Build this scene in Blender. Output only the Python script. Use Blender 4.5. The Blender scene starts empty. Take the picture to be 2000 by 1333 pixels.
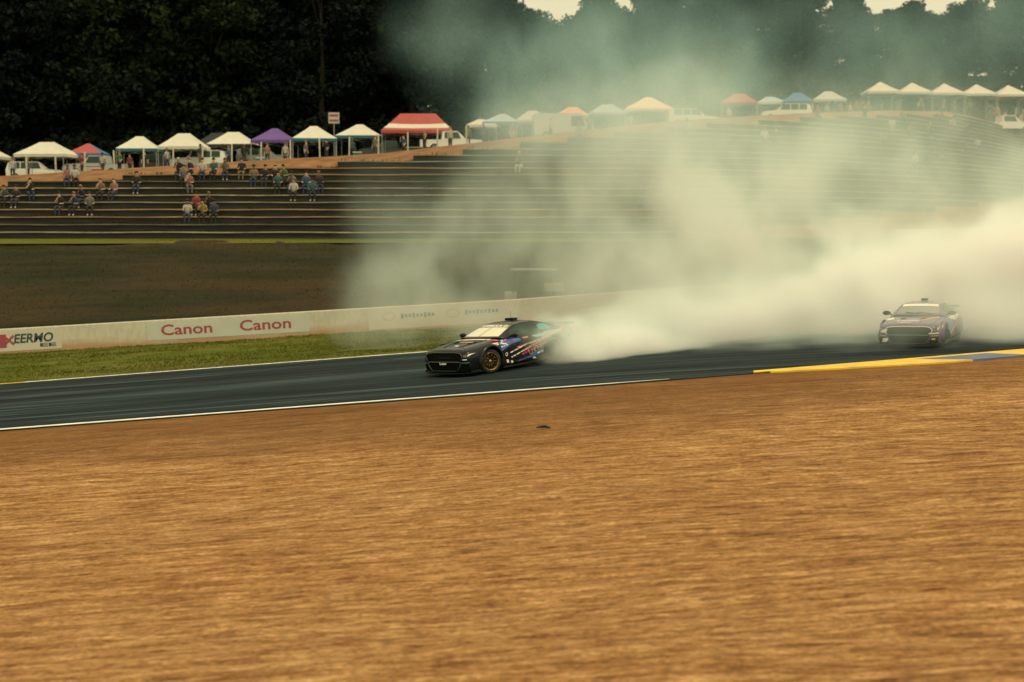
import bpy, bmesh, math, random
import numpy as np
from mathutils import Vector, Matrix
from mathutils.bvhtree import BVHTree

random.seed(7)
rng = np.random.default_rng(11)
SC = bpy.context.scene
COL = SC.collection
R = math.radians

# ------------------------------------------------------------------ camera
CAM_Z, FPX, PITCH = 4.2, 3000.0, R(4.35)
cam_d = bpy.data.cameras.new('camera')
cam = bpy.data.objects.new('camera', cam_d)
COL.objects.link(cam)
cam.location = (0, 0, CAM_Z)
cam.rotation_euler = (R(90) - PITCH, 0, 0)
cam_d.sensor_width = 36.0
cam_d.lens = 36.0 * FPX / 2000.0
cam_d.clip_end = 3000
cam_d.dof.use_dof = True
cam_d.dof.focus_distance = 39.0
cam_d.dof.aperture_fstop = 1.0
SC.camera = cam

# ------------------------------------------------------------------ sky, sun, exposure
SUN_EL, SUN_AZ = R(62), R(140)         # high behind thin cloud, over the photographer's right shoulder
w = bpy.data.worlds.new('World'); SC.world = w; w.use_nodes = True
nt = w.node_tree; nt.nodes.clear()
sky = nt.nodes.new('ShaderNodeTexSky'); sky.sky_type = 'NISHITA'; sky.sun_disc = False
sky.sun_elevation = SUN_EL; sky.sun_rotation = SUN_AZ
sky.air_density = 1.0; sky.dust_density = 7.0; sky.ozone_density = 0.6
tint = nt.nodes.new('ShaderNodeMix'); tint.data_type = 'RGBA'; tint.blend_type = 'MULTIPLY'
tint.inputs[0].default_value = 1.0
tint.inputs[7].default_value = (1.0, 0.88, 0.50, 1)     # overcast evening-warm cloud light
bg = nt.nodes.new('ShaderNodeBackground'); bg.inputs[1].default_value = 0.12
out = nt.nodes.new('ShaderNodeOutputWorld')
cloud = nt.nodes.new('ShaderNodeMix'); cloud.data_type = 'RGBA'; cloud.inputs[0].default_value = 0.75      # even cloud cover over the clear sky
cloud.inputs[7].default_value = (7.0, 6.35, 4.1, 1)
nt.links.new(sky.outputs[0], tint.inputs[6]); nt.links.new(tint.outputs[2], cloud.inputs[6]); nt.links.new(cloud.outputs[2], bg.inputs[0]); nt.links.new(bg.outputs[0], out.inputs[0])
sl = bpy.data.lights.new('sun', 'SUN'); sl.energy = 1.1; sl.angle = R(18); sl.color = (1.0, 0.88, 0.56)
so = bpy.data.objects.new('sun', sl); COL.objects.link(so)
sdir = Vector((math.sin(SUN_AZ) * math.cos(SUN_EL), math.cos(SUN_AZ) * math.cos(SUN_EL), math.sin(SUN_EL)))
so.rotation_euler = (-sdir).to_track_quat('-Z', 'Y').to_euler()
so.location = (0, 0, 60)
SC.view_settings.view_transform = 'Standard'; SC.view_settings.look = 'None'
SC.view_settings.exposure = 0.32; SC.view_settings.gamma = 1.0
SC.render.engine = 'CYCLES'
SC.cycles.use_denoising = True
SC.cycles.max_bounces = 18; SC.cycles.diffuse_bounces = 3; SC.cycles.volume_bounces = 16; SC.cycles.transparent_max_bounces = 12
SC.cycles.volume_step_rate = 1.0; SC.cycles.volume_max_steps = 256

# ------------------------------------------------------------------ helpers
def at(px, py, d):
    """world point seen at photograph pixel (px, py) at depth d"""
    u = (px - 1000) / FPX; v = (666.5 - py) / FPX
    dy = math.cos(PITCH) + v * math.sin(PITCH)
    dz = -math.sin(PITCH) + v * math.cos(PITCH)
    k = d / dy
    return Vector((u * k, d, CAM_Z + dz * k))

def tag(o, label=None, cat=None, group=None, kind=None):
    if label: o['label'] = label
    if cat: o['category'] = cat
    if group: o['group'] = group
    if kind: o['kind'] = kind
    return o

def mesh_obj(name, verts, faces, material=None, parent=None, smooth=False):
    me = bpy.data.meshes.new(name)
    me.from_pydata([tuple(v) for v in verts], [], faces)
    if material: me.materials.append(material)
    if smooth: me.shade_smooth()
    o = bpy.data.objects.new(name, me); COL.objects.link(o)
    if parent: o.parent = parent
    return o

def bm_obj(name, bm, material=None, parent=None, smooth=False):
    me = bpy.data.meshes.new(name); bm.to_mesh(me); bm.free()
    if material: me.materials.append(material)
    if smooth: me.shade_smooth()
    o = bpy.data.objects.new(name, me); COL.objects.link(o)
    if parent: o.parent = parent
    return o

def empty(name, loc=(0, 0, 0), rz=0.0):
    o = bpy.data.objects.new(name, None); COL.objects.link(o)
    o.location = loc; o.rotation_euler = (0, 0, rz); o.empty_display_size = 0.3
    return o

def copy_tree(o, parent=None):
    c = o.copy(); COL.objects.link(c); c.parent = parent
    for ch in list(o.children): copy_tree(ch, c)
    return c

def box(bm, cx, cy, cz, sx, sy, sz, bevel=0.0, rot=None):
    m = Matrix.Translation((cx, cy, cz))
    if rot is not None: m = m @ rot
    m = m @ Matrix.Diagonal((sx, sy, sz, 1))
    r = bmesh.ops.create_cube(bm, size=1, matrix=m)
    if bevel:
        es = list({e for v in r['verts'] for e in v.link_edges})
        bmesh.ops.bevel(bm, geom=es, offset=bevel, segments=2, affect='EDGES', profile=0.5)

def tube(bm, pts, rad, n=8, cap=True):
    """round bar through pts with radius rad (number or list)"""
    pts = [Vector(p) for p in pts]
    rs = rad if hasattr(rad, '__len__') else [rad] * len(pts)
    rings = []
    up = Vector((0, 0, 1))
    for i, p in enumerate(pts):
        t = (pts[min(i + 1, len(pts) - 1)] - pts[max(i - 1, 0)]).normalized()
        a = up if abs(t.dot(up)) < 0.95 else Vector((1, 0, 0))
        b = t.cross(a).normalized(); c = b.cross(t).normalized()
        rings.append([bm.verts.new(p + (b * math.cos(k * math.tau / n) + c * math.sin(k * math.tau / n)) * rs[i]) for k in range(n)])
    for i in range(len(rings) - 1):
        for k in range(n):
            bm.faces.new((rings[i][k], rings[i][(k + 1) % n], rings[i + 1][(k + 1) % n], rings[i + 1][k]))
    if cap:
        bm.faces.new(list(reversed(rings[0]))); bm.faces.new(rings[-1])

def lathe(bm, prof, n=32, axis='Y'):
    """closed profile [(radius, offset)] spun about an axis through the origin"""
    rings = []
    for k in range(n):
        a = k * math.tau / n; c, s = math.cos(a), math.sin(a)
        rings.append([bm.verts.new((r * c, h, r * s)) for r, h in prof])
    m = len(prof)
    for k in range(n):
        A, B = rings[k], rings[(k + 1) % n]
        for i in range(m - 1):
            bm.faces.new((A[i], A[i + 1], B[i + 1], B[i]))

def eval_mesh(o):
    dg = bpy.context.evaluated_depsgraph_get(); dg.update()
    return bpy.data.meshes.new_from_object(o.evaluated_get(dg))

def vnoise(x, y, seed=0):
    """value noise on numpy arrays"""
    xi = np.floor(x).astype(np.int64); yi = np.floor(y).astype(np.int64)
    fx = x - xi; fy = y - yi
    fx = fx * fx * (3 - 2 * fx); fy = fy * fy * (3 - 2 * fy)
    def h(a, b):
        n = (a * 374761393 + b * 668265263 + seed * 69069) & 0x7fffffff
        n = ((n ^ (n >> 13)) * 1274126177) & 0x7fffffff
        return ((n ^ (n >> 16)) & 0xffff) / 65535.0
    return (h(xi, yi) * (1 - fx) * (1 - fy) + h(xi + 1, yi) * fx * (1 - fy) + h(xi, yi + 1) * (1 - fx) * fy + h(xi + 1, yi + 1) * fx * fy)

def fbm(x, y, oct=4, seed=0):
    s = 0; a = 0.5
    for i in range(oct):
        s = s + a * vnoise(x * 2 ** i, y * 2 ** i, seed + i); a *= 0.5
    return s

# ------------------------------------------------------------------ materials
def new_mat(name):
    m = bpy.data.materials.new(name); m.use_nodes = True
    n = m.node_tree; b = n.nodes['Principled BSDF']
    return m, n, b

def mat(name, col, rough=0.6, metal=0.0, var=0.0, scale=6.0, bump=0.0, coat=0.0, spec=0.5, stretch=(1, 1, 1), dist=0.01):
    m, n, b = new_mat(name)
    b.inputs['Roughness'].default_value = rough; b.inputs['Metallic'].default_value = metal
    b.inputs['Coat Weight'].default_value = coat; b.inputs['Coat Roughness'].default_value = 0.06
    b.inputs['Specular IOR Level'].default_value = spec
    b.inputs['Base Color'].default_value = (*col, 1)
    if var or bump:
        tc = n.nodes.new('ShaderNodeTexCoord'); mp = n.nodes.new('ShaderNodeMapping')
        mp.inputs['Scale'].default_value = stretch
        no = n.nodes.new('ShaderNodeTexNoise'); no.inputs['Scale'].default_value = scale; no.inputs['Detail'].default_value = 6
        n.links.new(tc.outputs['Object'], mp.inputs[0]); n.links.new(mp.outputs[0], no.inputs['Vector'])
        if var:
            rp = n.nodes.new('ShaderNodeValToRGB')
            rp.color_ramp.elements[0].position = 0.3; rp.color_ramp.elements[1].position = 0.7
            rp.color_ramp.elements[0].color = (*[c * (1 - var) for c in col], 1)
            rp.color_ramp.elements[1].color = (*[min(1, c * (1 + var)) for c in col], 1)
            n.links.new(no.outputs['Fac'], rp.inputs[0]); n.links.new(rp.outputs[0], b.inputs['Base Color'])
        if bump:
            bp = n.nodes.new('ShaderNodeBump'); bp.inputs['Strength'].default_value = bump; bp.inputs['Distance'].default_value = dist
            n.links.new(no.outputs['Fac'], bp.inputs['Height']); n.links.new(bp.outputs[0], b.inputs['Normal'])
    return m

def noise_node(n, vec, scale, stretch=(1, 1, 1), detail=5, rough=0.6, loc=(0, 0, 0)):
    mp = n.nodes.new('ShaderNodeMapping'); mp.inputs['Scale'].default_value = stretch; mp.inputs['Location'].default_value = loc
    no = n.nodes.new('ShaderNodeTexNoise'); no.inputs['Scale'].default_value = scale
    no.inputs['Detail'].default_value = detail; no.inputs['Roughness'].default_value = rough
    n.links.new(vec, mp.inputs[0]); n.links.new(mp.outputs[0], no.inputs['Vector'])
    return no.outputs['Fac']

def ramp(n, fac, stops):
    rp = n.nodes.new('ShaderNodeValToRGB'); cr = rp.color_ramp
    while len(cr.elements) < len(stops): cr.elements.new(0.5)
    for e, (p, c) in zip(cr.elements, stops): e.position = p; e.color = (*c, 1)
    n.links.new(fac, rp.inputs[0]); return rp.outputs[0]

def mixc(n, fac, a, b, mode='MIX'):
    mx = n.nodes.new('ShaderNodeMix'); mx.data_type = 'RGBA'; mx.blend_type = mode
    if isinstance(fac, (int, float)): mx.inputs[0].default_value = fac
    else: n.links.new(fac, mx.inputs[0])
    for k, v in ((6, a), (7, b)):
        if isinstance(v, tuple): mx.inputs[k].default_value = (*v, 1)
        else: n.links.new(v, mx.inputs[k])
    return mx.outputs[2]

def math_n(n, op, a, b=None, clamp=False):
    m = n.nodes.new('ShaderNodeMath'); m.operation = op; m.use_clamp = clamp
    for k, v in enumerate((a, b)):
        if v is None: continue
        if isinstance(v, (int, float)): m.inputs[k].default_value = v
        else: n.links.new(v, m.inputs[k])
    return m.outputs[0]

def bump_to(n, b, h, strength, dist):
    bp = n.nodes.new('ShaderNodeBump'); bp.inputs['Strength'].default_value = strength; bp.inputs['Distance'].default_value = dist
    n.links.new(h, bp.inputs['Height']); n.links.new(bp.outputs[0], b.inputs['Normal'])

def gravel_mat():
    m, n, b = new_mat('gravel'); b.inputs['Roughness'].default_value = 0.95; b.inputs['Specular IOR Level'].default_value = 0.1
    tc = n.nodes.new('ShaderNodeTexCoord'); v = tc.outputs['Object']
    fa = noise_node(n, v, 1.0, (0.8, 5.6, 1), 6, 0.62); fb = noise_node(n, v, 1.0, (2.6, 17.0, 1), 5, 0.7, (7, 3, 0))
    f1 = math_n(n, 'ADD', math_n(n, 'MULTIPLY', fa, 0.40), math_n(n, 'MULTIPLY', fb, 0.60))        # raked furrows along the track
    f2 = noise_node(n, v, 0.22, (0.6, 1.6, 1), 3)              # broad patches
    f3 = noise_node(n, v, 20.0, (0.6, 1.2, 1), 5, 0.75)           # stones
    c1 = ramp(n, f1, [(0.36, (0.10, 0.045, 0.017)), (0.49, (0.32, 0.170, 0.071)), (0.62, (0.58, 0.37, 0.182))])
    c2 = mixc(n, math_n(n, 'MULTIPLY', f2, 0.75), c1, mixc(n, 1.0, c1, (0.86, 0.66, 0.46), 'MULTIPLY'))
    c3 = mixc(n, 0.8, c2, mixc(n, 1.0, c2, ramp(n, f3, [(0.36, (0.42, 0.42, 0.42)), (0.64, (1.6, 1.6, 1.6))]), 'MULTIPLY'))
    # worn darker earth shoulder beside the track
    at_ = n.nodes.new('ShaderNodeAttribute'); at_.attribute_name = 'shoulder'
    dk = ramp(n, noise_node(n, v, 0.7, (0.25, 2.2, 1), 6), [(0.3, (0.070, 0.030, 0.010)), (0.7, (0.20, 0.092, 0.032))])
    n.links.new(mixc(n, at_.outputs['Fac'], c3, dk), b.inputs['Base Color'])
    h = math_n(n, 'ADD', math_n(n, 'MULTIPLY', f1, 1.0), math_n(n, 'MULTIPLY', f3, 0.5))
    bump_to(n, b, h, 0.9, 0.05)
    return m

def asphalt_mat():
    m, n, b = new_mat('asphalt')
    tc = n.nodes.new('ShaderNodeTexCoord'); v = tc.outputs['Object']
    f1 = noise_node(n, v, 1.0, (0.015, 1.2, 1), 8, 0.72)
    f2 = noise_node(n, v, 1.0, (0.03, 3.6, 1), 6, 0.7, (3, 9, 0))
    f3 = noise_node(n, v, 60.0, (1, 1, 1), 2)
    c1 = ramp(n, f1, [(0.38, (0.003, 0.007, 0.009)), (0.5, (0.011, 0.020, 0.025)), (0.62, (0.034, 0.050, 0.056))])
    c2 = mixc(n, 0.75, c1, mixc(n, 1.0, c1, ramp(n, f2, [(0.41, (0.22, 0.22, 0.22)), (0.59, (2.4, 2.4, 2.4))]), 'MULTIPLY'))
    c3 = mixc(n, 0.5, c2, mixc(n, 1.0, c2, ramp(n, f3, [(0.3, (0.5, 0.5, 0.5)), (0.7, (1.4, 1.4, 1.4))]), 'MULTIPLY'))
    n.links.new(c3, b.inputs['Base Color'])
    n.links.new(ramp(n, f1, [(0.3, (0.75,) * 3), (0.7, (0.95,) * 3)]), b.inputs['Roughness'])
    b.inputs['Specular IOR Level'].default_value = 0.10
    bump_to(n, b, f3, 0.3, 0.01)
    return m

def grass_mat(name, lo, mid, hi, dry=(0.1, 0.075, 0.03), drymix=0.4, stretch=(0.12, 1.4, 1)):
    m, n, b = new_mat(name); b.inputs['Roughness'].default_value = 0.9; b.inputs['Specular IOR Level'].default_value = 0.15
    tc = n.nodes.new('ShaderNodeTexCoord'); v = tc.outputs['Object']
    f1 = noise_node(n, v, 1.0, stretch, 6, 0.65); f2 = noise_node(n, v, 0.25, (0.3, 1.2, 1.2), 5); f3 = noise_node(n, v, 30, (1, 1, 1), 3)
    c = ramp(n, f1, [(0.3, lo), (0.5, mid), (0.7, hi)])
    c = mixc(n, math_n(n, 'MULTIPLY', ramp(n, f2, [(0.42, (0, 0, 0)), (0.6, (1, 1, 1))]), drymix), c, dry)
    c = mixc(n, 0.6, c, mixc(n, 1.0, c, ramp(n, f3, [(0.3, (0.4,) * 3), (0.7, (1.5,) * 3)]), 'MULTIPLY'))
    n.links.new(c, b.inputs['Base Color']); bump_to(n, b, f3, 0.8, 0.06)
    return m

def wall_mat(name, col, stain, top):
    """painted concrete with splashed red earth along its foot"""
    m, n, b = new_mat(name); b.inputs['Roughness'].default_value = 0.75
    tc = n.nodes.new('ShaderNodeTexCoord'); v = tc.outputs['Object']
    at_ = n.nodes.new('ShaderNodeAttribute'); at_.attribute_name = 'height'
    f1 = noise_node(n, v, 0.5, (0.6, 1, 2.0), 5); f2 = noise_node(n, v, 9.0, (1, 1, 0.3), 5)
    c = mixc(n, 0.5, col, mixc(n, 1.0, col, ramp(n, f2, [(0.35, (0.72,) * 3), (0.65, (1.08,) * 3)]), 'MULTIPLY'))
    hh = math_n(n, 'SUBTRACT', math_n(n, 'MULTIPLY', f1, top), at_.outputs['Fac'])
    k = ramp(n, hh, [(0.0, (0, 0, 0)), (0.35, (0.85,) * 3)])
    n.links.new(mixc(n, k, c, stain), b.inputs['Base Color'])
    bump_to(n, b, f2, 0.15, 0.01)
    return m

M = {}
M['gravel'] = gravel_mat(); M['asphalt'] = asphalt_mat()
M['verge'] = grass_mat('verge_grass', (0.045, 0.062, 0.006), (0.088, 0.108, 0.010), (0.14, 0.155, 0.018), (0.17, 0.12, 0.04), 0.35)
M['bank'] = grass_mat('bank_grass', (0.011, 0.013, 0.0045), (0.020, 0.021, 0.008), (0.032, 0.031, 0.012), (0.060, 0.036, 0.015), 0.6)
M['lawn'] = grass_mat('top_grass', (0.03, 0.045, 0.01), (0.055, 0.075, 0.015), (0.08, 0.1, 0.02))
M['dirt'] = mat('red_dirt', (0.22, 0.112, 0.055), 0.95, var=0.35, scale=0.8, bump=0.4, spec=0.1)
M['white_paint'] = mat('white_line_paint', (0.78, 0.77, 0.72), 0.7, var=0.2, scale=3)
M['yellow_paint'] = mat('yellow_kerb_paint', (0.72, 0.47, 0.045), 0.6, var=0.15, scale=2)
M['blue_paint'] = mat('blue_kerb_paint', (0.10, 0.13, 0.24), 0.6, var=0.15, scale=2)
M['wall'] = wall_mat('white_concrete', (0.55, 0.53, 0.44), (0.42, 0.23, 0.115), 1.0)
M['banner'] = mat('banner_vinyl', (0.50, 0.53, 0.47), 0.5, var=0.06, scale=1.2)
M['canon_red'] = mat('sign_red', (0.32, 0.06, 0.085), 0.55)
M['sign_teal'] = mat('sign_dark_teal', (0.03, 0.06, 0.075), 0.55)
M['sign_pink'] = mat('sign_pale_pink', (0.50, 0.36, 0.33), 0.55)
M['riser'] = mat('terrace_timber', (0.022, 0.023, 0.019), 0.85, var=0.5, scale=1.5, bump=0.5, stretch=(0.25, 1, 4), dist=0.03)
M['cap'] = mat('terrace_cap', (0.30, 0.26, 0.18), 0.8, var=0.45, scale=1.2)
# ------------------------------------------------------------------ the lie of the land
def npf(f): return np.vectorize(f)
def zA(x):                                   # grade of the track: uphill to the right, easing off
    x = np.asarray(x, float); xr = np.clip(x, 0, 20)
    return 0.076 * np.clip(x, -60, 0) + 0.076 * xr - 0.0019 * xr ** 2
def zB(x):                                   # foot of the concrete wall
    x = np.asarray(x, float)
    return 0.058 * np.clip(x, -60, 0) + 0.073 * np.clip(x, 0, 40)
def ecur(x): return 0.02 * np.clip(np.asarray(x, float), 0, 20) ** 2
def y_near(x): return 38.5 + ecur(x)
def y_far(x): return 53.4 + ecur(x)
def y_wall(x): return 64.4 + 0.006 * np.clip(np.asarray(x, float), 0, 25) ** 2
def y_bank(x):
    xr = np.clip(np.asarray(x, float), 0, 50); return 84 + 0.02 * xr ** 2
Z0, RISE, TREAD = 3.37, 0.42, 0.9
def G(x): return np.interp(x, [-90, -39, -8, 12, 40, 80], [5.9, 7.6, 9.65, 12.3, 15.5, 16.6])
def zc(x): return G(x) - 1.6
def y_crest(x): return y_bank(x) + (zc(x) - Z0) * TREAD / RISE
def sstep(t): t = np.clip(t, 0, 1); return t * t * (3 - 2 * t)
def H(x, y):
    x = np.asarray(x, float); y = np.asarray(y, float)
    a, b = zA(x), zB(x)
    z = a + (b - a) * sstep((y - y_far(x)) / (y_wall(x) - y_far(x)))
    t = np.clip((y - y_wall(x) - 0.6) / (y_bank(x) - y_wall(x) - 0.6), 0, 1)
    z = np.where(y > y_wall(x) + 0.6, b + (Z0 - b) * (0.55 * t + 0.45 * sstep(t)), z)
    s = Z0 - 0.06 + (y - y_bank(x)) * RISE / TREAD
    k = y - y_crest(x)
    p = zc(x) + 0.15 * np.clip(k, -1, 5) + 0.03 * np.clip(k - 5, 0, 60)
    return np.where(y > y_bank(x), np.minimum(s, p), z)
def Hz(x, y): return float(H(x, y))

def sheet(name, X, YF, ny, off, material, disp=None, attr=None, kind='structure', parent=None):
    """grid sheet: X samples across, between the two depth lines YF[0](x) and YF[1](x)"""
    X = np.asarray(X, float); nx = len(X)
    A = YF[0](X) * np.ones(nx); B = YF[1](X) * np.ones(nx)
    T = np.linspace(0, 1, ny)
    XX = np.repeat(X[:, None], ny, 1); YY = A[:, None] + (B - A)[:, None] * T[None, :]
    ZZ = H(XX, YY) + off
    if disp is not None: ZZ = ZZ + disp(XX, YY)
    V = np.stack([XX, YY, ZZ], -1).reshape(-1, 3)
    i, j = np.meshgrid(np.arange(nx - 1), np.arange(ny - 1), indexing='ij')
    q = (i * ny + j).ravel()
    F = np.stack([q, q + ny, q + ny + 1, q + 1], -1)
    me = bpy.data.meshes.new(name); me.from_pydata(V.tolist(), [], F.tolist()); me.materials.append(material); me.shade_smooth()
    if attr:
        at_ = me.attributes.new(attr[0], 'FLOAT', 'POINT'); at_.data.foreach_set('value', attr[1](XX, YY).ravel().astype(np.float32))
    o = bpy.data.objects.new(name, me); COL.objects.link(o)
    if kind: o['kind'] = kind
    if parent: o.parent = parent
    return o

XS = np.concatenate([np.linspace(-420, -75, 12), np.linspace(-70, 70, 141), np.linspace(75, 420, 12)])
XF = np.linspace(-62, 62, 249)
# one sheet to the horizon, a hand below the surfaces laid on it
sheet('ground', XS, (lambda x: -60 + 0 * x, lambda x: y_near(x)), 40, -0.12, M['dirt'])
sheet('hillside', XS, (lambda x: y_near(x), lambda x: y_bank(x)), 50, -0.12, M['bank'])
sheet('hill_slope', XS, (lambda x: y_bank(x), lambda x: y_crest(x)), 40, -0.10, M['dirt'])
sheet('hilltop', XS, (lambda x: y_crest(x), lambda x: y_crest(x) + 70), 60, -0.05, M['lawn'])
sheet('far_ground', XS, (lambda x: y_crest(x) + 70, lambda x: 900 + 0 * x), 30, -0.05, M['lawn'])

# gravel trap: raked, rutted
def gravel_disp(x, y):
    near = np.clip((y_near(x) - 0.4 - y) / 1.5, 0, 1)
    wob = 0.6 * (fbm(x * 0.12, y * 0.1, 3, 5) - 0.5)
    f = 0.050 * (fbm(x * 0.30, (y + wob) * 3.6, 4, 1) - 0.47) + 0.05 * (fbm(x * 1.6, y * 5.0, 3, 9) - 0.45) + 0.20 * (fbm(x * 0.10, y * 0.28, 3, 3) - 0.47)
    return near * f
def shoulder(x, y):
    t = (y_near(x) - y)                       # metres from the track edge
    width = np.interp(x, [-14, -11, -5.6, 0, 5, 10, 16], [5.6, 6.2, 8.0, 9.0, 8.0, 6.0, 5.0]) + 2.4 * (fbm(x * 0.22, y * 0.5, 4, 21) - 0.47)
    return 0.95 * (0.5 * (1 - sstep((t - width + 0.4) / 1.6)) + 0.5 * (1 - sstep(t / (width + 1.0)))) * (0.75 + 0.5 * (fbm(x * 0.3, y * 1.1, 3, 27) - 0.3)) + 0.0 * y
sheet('gravel_trap', np.linspace(-24, 24, 421), (lambda x: 8 + 0 * x, lambda x: y_near(x) - 0.12), 460, -0.02, M['gravel'], gravel_disp, ('shoulder', shoulder))
sheet('gravel_trap_edge', np.concatenate([np.linspace(-120, -24, 60)]), (lambda x: 8 + 0 * x, lambda x: y_near(x) - 0.12), 60, -0.02, M['gravel'], None, ('shoulder', shoulder))
sheet('gravel_trap_edge', np.concatenate([np.linspace(24, 120, 60)]), (lambda x: 8 + 0 * x, lambda x: y_near(x) - 0.12), 60, -0.02, M['gravel'], None, ('shoulder', shoulder))
sheet('track', np.linspace(-120, 120, 481), (lambda x: y_near(x) - 0.15, lambda x: y_far(x) + 0.25), 16, 0.0, M['asphalt'])
XL = np.linspace(-90, 60, 301)
def wornline(x): return np.interp(x, [-14, -4, 2, 4.2], [0.30, 0.24, 0.15, 0.04]) + 0.16 * (fbm(x * 0.5, x * 0 + 2.5, 4, 4) - 0.5)
sheet('edge_line', XL[XL < 4.2], (lambda x: y_near(x) + 0.02, lambda x: y_near(x) + 0.02 + wornline(x)), 2, 0.006, M['white_paint'])
sheet('edge_line', XL[XL > -17.3], (lambda x: y_far(x) - 0.25, lambda x: y_far(x)), 2, 0.006, M['white_paint'])
sheet('edge_line', XL[XL < -16.9], (lambda x: y_far(x) - 0.25, lambda x: y_far(x)), 2, 0.006, M['yellow_paint'])
def verge_disp(x, y):
    e = np.clip((y - y_far(x) - 0.2) / 0.8, 0, 1) * np.clip((y_wall(x) - y) / 0.6, 0, 1)
    return e * 0.22 * (fbm(x * 0.35, y * 0.9, 4, 31) - 0.4)
sheet('grass_verge', np.linspace(-62, 62, 400), (lambda x: y_far(x) + 0.05, lambda x: y_wall(x) + 0.02), 40, 0.01, M['verge'], verge_disp)
def bank_disp(x, y):
    t = np.clip((y - y_wall(x) - 1) / 2, 0, 1) * np.clip((y_bank(x) - y) / 1.5, 0, 1)
    return t * (0.5 * (fbm(x * 0.12, y * 0.25, 4, 41) - 0.47) + 0.12 * (fbm(x * 1.2, y * 1.6, 3, 43) - 0.47))
sheet('grass_bank', np.linspace(-62, 62, 420), (lambda x: y_wall(x) + 0.5, lambda x: y_bank(x) + 0.02), 70, 0.0, M['bank'], bank_disp)
sheet('bank_top_lawn', np.linspace(-62, 62, 200), (lambda x: y_bank(x) - 1.6, lambda x: y_bank(x) - 0.05), 5, 0.05, M['verge'])
sheet('dirt_path', np.linspace(-62, 80, 240), (lambda x: y_crest(x) - 0.4, lambda x: y_crest(x) + 4.2 + 1.2 * (fbm(x * 0.2, x * 0, 3, 8) - 0.5)), 12, 0.03, M['dirt'])
sheet('dirt_ramp', np.linspace(8, 80, 150), (lambda x: y_bank(x) - 0.1, lambda x: y_bank(x) + np.interp(x, [8, 22, 42, 60], [0.5, 5.5, 13, 16])), 14, 0.03, M['dirt'])

def blade_mat(name, col):
    m, n, b = new_mat(name); n.nodes.remove(b)
    d = n.nodes.new('ShaderNodeBsdfDiffuse'); t = n.nodes.new('ShaderNodeBsdfTranslucent'); mx = n.nodes.new('ShaderNodeMixShader')
    tc = n.nodes.new('ShaderNodeTexCoord'); f = noise_node(n, tc.outputs['Object'], 0.6, (0.5, 1.2, 1), 5)
    c = ramp(n, f, [(0.35, tuple(q * .65 for q in col)), (0.65, tuple(q * 1.35 for q in col))])
    n.links.new(c, d.inputs[0]); n.links.new(c, t.inputs[0]); mx.inputs[0].default_value = 0.5
    n.links.new(d.outputs[0], mx.inputs[1]); n.links.new(t.outputs[0], mx.inputs[2]); n.links.new(mx.outputs[0], n.nodes['Material Output'].inputs[0])
    return m
M['blade'] = blade_mat('grass_blade', (0.12, 0.14, 0.016)); M['blade_bank'] = blade_mat('bank_grass_blade', (0.046, 0.042, 0.016)); M['blade_dry'] = blade_mat('dry_grass_blade', (0.030, 0.028, 0.010))
# grass blades along the verge and the lawn at the bank top, so the edges are not clean
def blades(name, n, fx, label, material, h=(0.05, 0.16), cat='grass'):
    P = fx(n); k = len(P)
    ang = rng.uniform(0, math.tau, k); hh = rng.uniform(h[0], h[1], k); wd = hh * 0.22 + 0.012
    lean = rng.normal(0, 0.35, (k, 2)) * hh[:, None]
    dx = np.cos(ang) * wd; dy = np.sin(ang) * wd
    V = np.empty((k, 3, 3))
    V[:, 0] = P + np.stack([dx, dy, -0.01 + 0 * dx], -1); V[:, 1] = P - np.stack([dx, dy, 0.01 + 0 * dx], -1)
    V[:, 2] = P + np.stack([lean[:, 0], lean[:, 1], hh], -1)
    F = np.arange(k * 3).reshape(-1, 3)
    me = bpy.data.meshes.new(name); me.from_pydata(V.reshape(-1, 3).tolist(), [], F.tolist()); me.materials.append(material)
    o = bpy.data.objects.new(name, me); COL.objects.link(o)
    return tag(o, label, cat, kind='stuff')
def verge_pts(n):
    x = rng.uniform(-24, 20, n); y = y_far(x) + 0.15 + (y_wall(x) - y_far(x) - 0.2) * rng.uniform(0, 1, n)
    keep = fbm(x * 0.5, y * 0.9, 3, 77) > 0.30
    x, y = x[keep], y[keep]
    return np.stack([x, y, H(x, y) + verge_disp(x, y)], -1)
blades('verge_grass_blades', 50000, verge_pts, 'short green grass blades on the verge below the wall', M['blade'], (0.03, 0.09))
def bank_pts(n):
    x = rng.uniform(-34, 26, n); y = y_wall(x) + 0.9 + (y_bank(x) - y_wall(x) - 1.2) * rng.uniform(0, 1, n)
    return np.stack([x, y, H(x, y) + bank_disp(x, y)], -1)
blades('bank_grass_tufts', 16000, bank_pts, 'brown dry grass tufts on the bank behind the wall', M['blade_bank'], (0.03, 0.08))

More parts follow.
